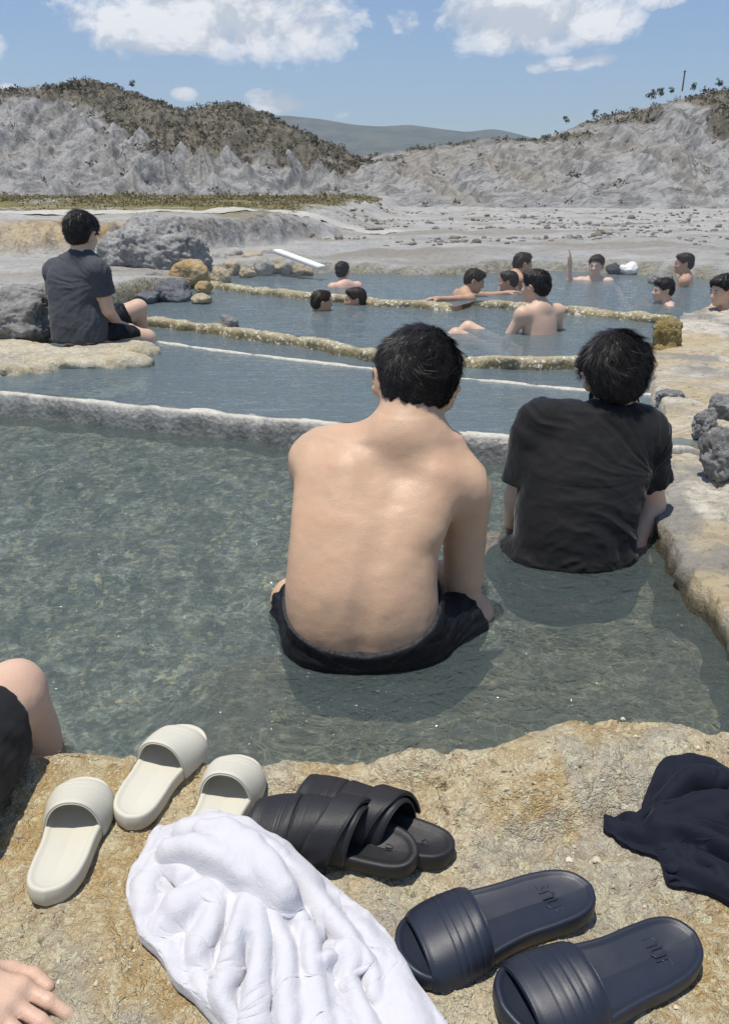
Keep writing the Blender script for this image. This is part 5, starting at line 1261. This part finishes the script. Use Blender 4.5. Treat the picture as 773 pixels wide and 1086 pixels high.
# ------------------------------------------------------------------ bathers in the far pools
HAIR3 = m_hair('hair_dark_brown', (.022, .016, .012), .5)
SKIN_D = m_skin('skin_brown', (.47, .295, .195))
def bather(label, head, y, yaw, lean=8, hyaw=None, pitch=4, roll=0, s=.92, arms=None, skin=None, shorts=True, sit=1., puff=1.2, group=None, twist=0, hl=0, face=True, hairx=None, knees=None):
    skin = skin or (SKIN_C, SKIN_B, SKIN_D)[int(head[0]) % 3]
    hc = at(*head, y)
    B = np.array(Matrix.Rotation(R(yaw), 3, 'Z') @ Matrix.Rotation(R(-lean), 3, 'X') @ Matrix.Rotation(R(twist), 3, 'Y'))
    Bz = np.array(Matrix.Rotation(R(yaw), 3, 'Z'))
    M = hb(yaw if hyaw is None else hyaw, pitch, roll)
    W = lambda *p: hc+B@(np.array(p, float)*s)
    root = empty('person', (hc[0], hc[1], 0), label, 'person', group)
    c7 = W(0, -.050, -.150)
    q = head_prims(hc, M, s, c7+B@V(0, .01, -.02), .056)
    q += [el(W(0, -.03, -.27), np.array((.155, .098, .12))*s, B, .04), el(W(0, -.035, -.40), np.array((.150, .098, .13))*s, B, .05), el(W(0, -.03, -.52), np.array((.152, .105, .11))*s, B, .05), el(W(0, -.02, -.62), np.array((.165, .115, .09))*s, B, .05)]
    arms = arms or {}
    for sx, nm in ((-1, 'l'), (1, 'r')):
        sh = W(.172*sx, -.035, -.205)
        e, w_ = arms.get(nm, ((.20*sx, .04, -.47), (.13*sx, .26, -.55)))
        e = hc+Bz@(np.array(e, float)*s); w_ = hc+Bz@(np.array(w_, float)*s)
        q += [rc(c7+B@V(0, .0, -.02)*s, sh, .048*s, .052*s, .05*s), el(sh, np.array((.054, .056, .06))*s, None, .03), rc(sh, e, .048*s, .038*s, .02), rc(e, w_, .037*s, .025*s, .012)]
        d = norm(w_-e)
        up = norm(np.cross(d, Bz@V(0, 1, 0))) if abs(d[2]) > .7 else V(0, 0, 1)
        q += hand_prims(w_, d, up, s*.95, .25, right=sx > 0)
        hp = W(.085*sx, .0, -.64); kn = hc+Bz@(V(.13*sx, .40*sit, -.60+.06*sit)*s)+(W(0, 0, -.64)-(hc+Bz@(V(0, 0, -.64)*s)))*.8; an = kn+Bz@(V(-.02*sx, .34*sit+.02, -.14)*s)
        if knees: kn = hc+Bz@(np.array(knees[sx > 0], float)*s); an = kn+Bz@(V(-.22, .10, -.16)*s)
        q += [rc(hp, kn, .082*s, .055*s, .03), rc(kn, an, .05*s, .034*s, .02), rc(an, an+Bz@(V(.01*sx, .14, -.03)*s), .034*s, .026*s, .015)]
    body = sdf_obj('body', q, .0095*s, skin, smooth=1)
    parts = [body]
    if shorts:
        q = [el(W(0, -.02, -.62), np.array((.18, .13, .085))*s, B, .05)]
        for sx in (-1, 1):
            hp = W(.085*sx, .0, -.64); kn = hc+Bz@(V(.13*sx, .40*sit, -.60+.06*sit)*s)+(W(0, 0, -.64)-(hc+Bz@(V(0, 0, -.64)*s)))*.8
            q.append(rc(hp, hp+(kn-hp)*.7, .097*s, .082*s, .03))
        parts.append(sdf_obj('shorts', q, .013, SWIM))
    rs = np.random.RandomState(int(head[0])); parts.append(hair_obj(hc, M, s, (HAIR2, HAIR, HAIR3)[int(head[0]) % 3], .006, puff*rs.uniform(.35, .75), 2200, .028, .0028, int(head[0]), -.085-.02*rs.rand(), .058+.014*rs.rand(), .3, lump=.010, freq=(26, 26, 18)) if hairx is None else hairx(hc, M, s))
    if face:
        for sx in (-1, 1):
            parts.append(sdf_obj('eye', [el(hc+M@(V(sx*.032, .0985, -.002)*s), np.array((.009, .005, .0045))*s, M, .001)], .0025, EYE))
            parts.append(sdf_obj('eyebrow', [rc(hc+M@(V(sx*.018, .104, .020)*s), hc+M@(V(sx*.048, .094, .022)*s), .004*s, .003*s, .001)], .0025, EYE))
    adopt(root, *parts)
    return root
bather('swimmer with only his dark head out, left one of the close pair', (341, 320), 6.05, -75, 6, -70, s=.70)
bather('swimmer facing left with wet face, right of the close pair of heads', (377, 317), 6.35, 75, 6, 95, s=.74)
bather('bather in the far pool with bare shoulders out, beyond the short ochre wall', (363, 287.5), 7.3, 25, 14, -10, s=.70, face=False)
bather('bather resting both arms along the wall gap, head bowed to the right', (503, 297), 6.55, -75, 24, -95, pitch=22, s=.74, arms={'r': ((.20, -.24, -.165), (.22, -.50, -.155)), 'l': ((-.16, .24, -.19), (-.12, .46, -.165))})
bather('bather half hidden behind the bare backed man, wet hair turned to the left', (539, 298), 6.9, 55, 10, 70, s=.70)
bather('tall pinkish bather sitting highest behind the two others, head turned right', (554, 279), 7.15, -58, 26, -76, s=.74)
bather('bather with bare pale back, nearest of those beyond the long crusted wall', (568, 303), 5.15, 30, 9, 45, s=.84, skin=SKIN_B, face=False, knees=[(-.56, .22, -.352), (-.34, .36, -.338)], arms={'l': ((-.25, .02, -.42), (-.24, .22, -.54)), 'r': ((.25, -.02, -.42), (.22, .16, -.56))})
bather('bather facing us with one forearm raised upright from the far pool', (632, 281), 7.75, 165, -8, 150, s=.76, skin=SKIN_C, arms={'r': ((.31, .06, -.19), (.32, .09, .03)), 'l': ((-.28, .10, -.28), (-.34, .26, -.34))})
bather('bather neck deep in the far pool facing left, close to the right bank', (703, 307), 6.2, 80, 8, 95, s=.70)
bather('bather upright on the far side with bare chest turned left', (725, 279), 7.35, 62, 2, 80, s=.72)
bather('dark haired bather cut by the right frame edge, just above the rock bank', (766, 307), 5.65, 100, 12, 110, pitch=14, s=.82, puff=1.7)
# legs of the bare-backed man float at the surface as two pale bumps: his own knees are drawn up to the left
# ------------------------------------------------------------------ man in the dark grey tee on the tan slab
TEE_G = m_cloth('tee_charcoal', (.066, .069, .078), .85, 800, .2, .1)
def man_slab():
    root = empty('person', (-1.75, 4.75, .15), 'man in charcoal tee and black shorts sitting sideways on the tan slab', 'person')
    rows = [(366, 58, 112, 4.68, .24), (345, 55, 110, 4.69, .235), (322, 53, 106, 4.72, .22), (300, 51, 107, 4.75, .21), (284, 55, 106, 4.79, .19), (274, 66, 101, 4.83, .15)]
    c7 = at(86, 268, 4.88)
    shL, shR = at(59, 288, 4.95), at(104, 288, 4.80)
    elR, wrR = at(113, 327, 4.82), at(126, 345, 4.98); elL, wrL = at(66, 325, 5.12), at(112, 330, 5.25)
    def trunk(d):
        st = stations([(py, xl-d*160, xr+d*160, yb-d, dp+2*d) for py, xl, xr, yb, dp in rows])
        return [loft(st, .04), rc(c7+V(0, 0, -.03), shL, .048+d, .05+d, .05), rc(c7+V(0, 0, -.03), shR, .048+d, .05+d, .05)]
    q = trunk(0)+[rc(shL, elL, .05, .042, .02), rc(shR, elR, .052, .044, .02), rc(elL, wrL, .04, .028, .015), rc(elR, wrR, .042, .03, .015)]
    q += hand_prims(wrR, V(.7, .5, -.15), V(0, 0, 1), .95, .4); q += hand_prims(wrL, V(.9, .3, -.1), V(0, 0, 1), .95, .4, right=False)
    M = hb(-16, 12, 3); hc = at(87, 247, 4.90); S = .95
    q += head_prims(hc, M, S, c7+V(0, .01, -.02), .056)
    hR, kR = at(104, 357, 4.84), at(156, 359, 5.02); hL, kL = at(92, 352, 5.02), at(147, 327, 5.25)
    q += [rc(hR, kR, .082, .058, .03), rc(kR, kR+V(.12, .04, -.36), .052, .036, .02), rc(hL, kL, .08, .06, .03), rc(kL, kL+V(-.03, .10, -.42), .052, .036, .02)]
    q += [rc(kR+V(.12, .04, -.36), kR+V(.25, .08, -.38), .034, .026, .02), rc(kL+V(-.03, .10, -.42), kL+V(.10, .16, -.44), .034, .026, .02)]
    body = sdf_obj('body', q, .008, SKIN_B, smooth=2)
    t = trunk(.013)
    for sh, e in ((shL, elL), (shR, elR)): t.append(rc(sh, sh+(e-sh)*.62, .066, .074, .04))
    sR, sL = shR+(elR-shR)*.62, shL+(elL-shL)*.62
    tc = loft(stations([(py, xl-2, xr+2, yb-.013, dp+.026) for py, xl, xr, yb, dp in rows]))[2]
    t.append((None, None, lambda P: np.minimum(np.where(P[..., 0] > shR[0]-.05, (P-sR)@norm(elR-shR), np.where(P[..., 0] < shL[0]+.05, (P-sL)@norm(elL-shL), -1)), tc(P)), .003, 'i'))
    t.append(rc(c7+V(0, .03, .0), c7+V(.01, .05, .12), .058, .058, .01, 's'))
    t.append(plane(V(0, 0, .152), V(0, 0, -1), .01))
    arm = at(106, 300, 4.7)
    def fold(v):
        y = v-arm; an = np.arctan2(y[:, 2], -y[:, 0]); r = np.linalg.norm(y, axis=1)
        return .016*(ridged(np.stack([an*3.6+.5*fbm(v*6, 2), r*2, np.zeros(len(v))], -1), 3)-.72)+.003*fbm(v*18, 3)
    shirt = sdf_obj('shirt', t, .007, TEE_G, disp=fold)
    s = [el((hR+hL)/2+V(-.01, -.02, .0), (.165, .15, .10), rot_mat(0, 0, R(-30)), .03), rc(hR, hR+(kR-hR)*.62, .098, .084, .03), rc(hL, hL+(kL-hL)*.62, .096, .084, .03), plane(V(0, 0, .148), V(0, 0, -1), .01)]
    shorts = sdf_obj('shorts', s, .008, SWIM, disp=lambda v: .008*fbm(v*14, 3))
    cpts = [c7+V(.005, .035, .008)+V(.062*math.cos(a), .055*math.sin(a), .012*math.sin(a)) for a in np.linspace(0, 2*math.pi, 17)]
    strap = sdf_obj('neck_strap', [rc(a, b, .007, .007, .003) for a, b in zip(cpts[:-1], cpts[1:])], .004, WHITE)
    hair = hair_obj(hc, M, S, HAIR, .005, 1.35, 3500, .038, .002, 5, nape=-.10, lift=.35, lump=.007)
    adopt(root, body, shirt, shorts, strap, hair)
man_slab()
# ------------------------------------------------------------------ the person at the left frame edge: knee, shorts and hand in view
def man_edge():
    root = empty('person', (-.7, .95, .06), 'person in black shorts leaning back on one hand at the left frame edge', 'person')
    hR, kR = at(-95, 850, .93), at(10, 754, 1.195)
    hR[2] = .15; kR[2] = .150
    hL, kL = hR+V(-.19, .06, 0), kR+V(-.26, .04, .01)
    aR = at(66, 822, 1.34); aR[2] = -.24
    pel = (hR+hL)/2+V(0, -.04, .02); c7 = pel+V(-.16, -.16, .50); hc = c7+V(0, .07, .16)
    M = hb(0, 0, 0)
    shR, shL = c7+V(.18, .02, -.06), c7+V(-.18, .02, -.06)
    wr = onz(-52, 1040, .112); elR = (shR+wr)/2+V(.02, -.06, .0); wr[2] = .112
    wl = wr+V(-.55, .05, 0); elL = (shL+wl)/2+V(-.05, -.05, 0)
    q = head_prims(hc, M, .96, c7, .056)
    q += [rc(pel, c7+V(0, .02, -.1), .13, .12, .05), rc(shL, shR, .06, .06, .06), el(pel, (.17, .13, .11), None, .05), el(c7+V(0, .03, -.16), (.16, .11, .14), None, .05)]
    q += [rc(hR, kR, .088, .062, .03), rc(hL, kL, .088, .06, .03), rc(kR+V(.002, .01, -.005), aR, .056, .038, .03), el(kR+V(.012, .03, -.10), (.045, .05, .09), None, .04), rc(kL, kL+V(0, .12, -.32), .055, .038, .03)]
    q += [el(kR+V(.01, .035, .018), (.04, .04, .04), None, .03), rc(aR, aR+V(.03, .16, -.03), .036, .028, .02), rc(kL+V(0, .12, -.32), kL+V(0, .28, -.35), .036, .028, .02)]
    q += [rc(shR, elR, .05, .042, .02), rc(elR, wr, .042, .030, .02), rc(shL, elL, .05, .042, .02), rc(elL, wl, .042, .03, .02)]
    q += hand_prims(wl, V(-.5, -.6, -.2), V(-.2, 0, 1), 1., .2, right=False)
    body = sdf_obj('body', q, .0075, SKIN_B, smooth=2, disp=lambda v: .0012*fbm(v*16, 3))
    TIPS.clear(); d = onz(70, 1080, .09)-onz(-14, 1036, .1)
    hnd = sdf_obj('hand', hand_prims(wr+V(0, 0, .0), V(d[0], d[1], -.10*np.linalg.norm(d[:2])), V(-.05, .12, 1), 1.0, .26, .10, right=True), .0028, SKIN_B, smooth=1, disp=lambda v: .0006*fbm(v*60, 3))
    s = [rc(hR, hR+(kR-hR)*.80, .104, .088, .03), rc(hL, hL+(kL-hL)*.7, .104, .090, .03), el(pel+V(0, 0, -.01), (.185, .15, .11), None, .05), plane(hR+(kR-hR)*.74, kR-hR+V(.0, .0, -.06), .006), plane(pel+V(0, 0, .12), V(0, -.2, 1), .01),
         rc(hR+V(.02, -.02, -.05), hR+(kR-hR)*.7+V(.015, -.02, -.05), .06, .05, .04)]
    for p in list(s): pass
    a0 = hR
    shorts = sdf_obj('shorts', s, .006, m_cloth('shorts_black', (.016, .016, .018), .8, 800, .25, .1), disp=lambda v: .010*(ridged(np.stack([v[:, 0]*6+v[:, 1]*3, v[:, 1]*5, v[:, 2]*9], -1), 3)-.7)+.002*fbm(v*30, 2))
    h = hair_obj(hc, M, .96, HAIR2, .008, 1.2)
    tee = sdf_obj('shirt', [rc(pel+V(0, 0, .06), c7+V(0, .02, -.1), .15, .14, .05), rc(shL, shR, .075, .075, .06), el(c7+V(0, .03, -.16), (.18, .13, .15), None, .05), rc(shR, shR+(elR-shR)*.6, .068, .072, .03), rc(shL, shL+(elL-shL)*.6, .068, .072, .03)], .012, SHIRT_B)
    adopt(root, body, shorts, h, tee, hnd)
    nm_ = m_plain('nail_pink', (.66, .45, .38), .3)
    for e, dd, up, r in TIPS:
        nl = sdf_obj('nail', [el(e+up*r*.62-dd*.003, np.array((.0062, .0085, .0034)), np.stack([np.cross(dd, up), dd, up], -1), .001)], .0009, nm_)
        nl.parent = hnd
man_edge()
# ------------------------------------------------------------------ sky, clouds, sun, air
w = bpy.data.worlds.new('World'); scene.world = w; w.use_nodes = True
wt = w.node_tree; bg = wt.nodes['Background']
SUN_EL, SUN_AZ = R(80), R(-112)      # azimuth from +Y (ahead), positive to the right
sky = wt.nodes.new('ShaderNodeTexSky'); sky.sky_type = 'NISHITA'; sky.sun_disc = False
sky.sun_elevation = SUN_EL; sky.sun_rotation = SUN_AZ; sky.air_density = 1.0; sky.dust_density = .4; sky.ozone_density = 1.6
class WN(NT):
    def __init__(s, tree): s.t = tree
t = WN(wt)
tc = t.n('TexCoord').outputs['Generated']; sp = t.n('SeparateXYZ'); t.put(sp.inputs[0], tc)
az = t.math('ARCTAN2', sp.outputs[0], sp.outputs[1]); el_ = t.math('ARCSINE', sp.outputs[2])
cb = t.n('CombineXYZ'); t.put(cb.inputs[0], az); t.put(cb.inputs[1], t.math('MULTIPLY', el_, 1.5))
def wnoise(off, scale, det, rough=.55):
    mp = t.n('Mapping'); t.put(mp.inputs[0], cb.outputs[0]); mp.inputs['Location'].default_value = off
    return t.noise(mp.outputs[0], scale, det, rough, .25)
n1, n2 = wnoise((3., 1., 0), 10, 9, .63), wnoise((3., 1.03, 0), 10, 6, .63)
mask = None; shade = None
for px, py, wx, wy, a in [(238, 22, 178, 46, 1.), (150, 30, 90, 20, .7), (552, 16, 118, 44, 1.), (432, 22, 26, 18, .75), (300, 112, 34, 13, .55), (278, 102, 18, 9, .5), (360, 120, 16, 8, .4), (598, 68, 42, 10, .4), (8, 101, 16, 12, .7), (640, 66, 18, 8, .3), (195, 100, 14, 8, .35), (700, -5, 30, 14, .5), (-150, 30, 150, 40, .9), (950, 40, 140, 40, .9)]:
    d = ray(px, py); d = d/np.linalg.norm(d); a0 = math.atan2(d[0], d[1]); e0 = math.asin(d[2])
    u = t.math('DIVIDE', t.math('SUBTRACT', az, a0), wx/CAM_F*.93); v = t.math('DIVIDE', t.math('SUBTRACT', el_, e0), wy/CAM_F*.85)
    r2 = t.math('ADD', t.math('MULTIPLY', u, u), t.math('MULTIPLY', v, v))
    m = t.math('MULTIPLY', t.math('SUBTRACT', 1., r2), a)
    mask = m if mask is None else t.math('MAXIMUM', mask, m)
    if a >= 1.:
        sh = t.math('MULTIPLY', t.math('GREATER_THAN', 1.4, r2), v); shade = sh if shade is None else t.math('ADD', shade, sh)
dens = t.math('ADD', mask, t.math('MULTIPLY', t.math('SUBTRACT', n1, .5), 2.6))
alpha = t.ramp(dens, [(.22, 0.), (.40, .55), (.66, 1.)])
lit = t.math('ADD', t.math('MULTIPLY', t.math('SUBTRACT', n1, n2), 5.), t.math('ADD', .55, t.math('MULTIPLY', shade, .35)))
ccol = t.ramp(lit, [(.15, (7.4, 7.9, 8.6)), (.75, (12.2, 12.2, 12.2))])
tint = t.mix(1., sky.outputs[0], (1.05, 1.20, 1.38), 'MULTIPLY')
final = t.mix(t.math('MULTIPLY', alpha, .93), tint, ccol)
wt.links.new(final, bg.inputs[0]); bg.inputs[1].default_value = .088
sd = V(math.sin(SUN_AZ)*math.cos(SUN_EL), math.cos(SUN_AZ)*math.cos(SUN_EL), math.sin(SUN_EL))
sl = bpy.data.lights.new('sun', 'SUN'); sl.energy = 4.9; sl.angle = R(.53); sl.color = (1, .945, .855)
so = bpy.data.objects.new('sun', sl); COL.objects.link(so); so.location = (0, 0, 30); so.rotation_euler = Vector(-sd).to_track_quat('-Z', 'Y').to_euler()
vs_ = scene.view_settings; vs_.view_transform = 'Standard'; vs_.look = 'None'; vs_.exposure = .0; vs_.gamma = 1; vs_.use_curve_mapping = False

# thin air over the whole valley, and a breath of steam over the hot far pools
def m_air(name, dens, col):
    t = NT(name); v = t.n('VolumePrincipled'); v.inputs['Density'].default_value = dens; v.inputs['Color'].default_value = (*col, 1); v.inputs['Anisotropy'].default_value = .2
    t.t.links.new(v.outputs[0], t.out.inputs['Volume']); return t.m
hz = mesh_obj('haze', [(x, y, z) for z in (-31, 330) for x, y in ((-3000, -600), (3000, -600), (3000, 3600), (-3000, 3600))], [(3, 2, 1, 0), (4, 5, 6, 7), (0, 1, 5, 4), (1, 2, 6, 5), (2, 3, 7, 6), (3, 0, 4, 7)], m_air('haze_air', .00022, (.80, .88, 1.)), smooth=False); tag(hz, kind='stuff')
vs, fs = sdf_mesh([el(V(1.6, 7.3, .38), (3.2, 1.7, .55), None, .02)], .09, 2)
sm = mesh_obj('steam', vs, fs, m_air('steam_air', .035, (.95, .96, 1.))); tag(sm, kind='stuff')
# ------------------------------------------------------------------ camera
cam = bpy.data.objects.new('camera', bpy.data.cameras.new('camera')); COL.objects.link(cam)
cam.location = (0, 0, CAM_H); cam.rotation_euler = (math.pi/2-CAM_P, 0, 0)
cam.data.sensor_fit = 'VERTICAL'; cam.data.sensor_height = 24; cam.data.lens = CAM_F/1086*24; cam.data.clip_start = .02; cam.data.clip_end = 20000
scene.camera = cam
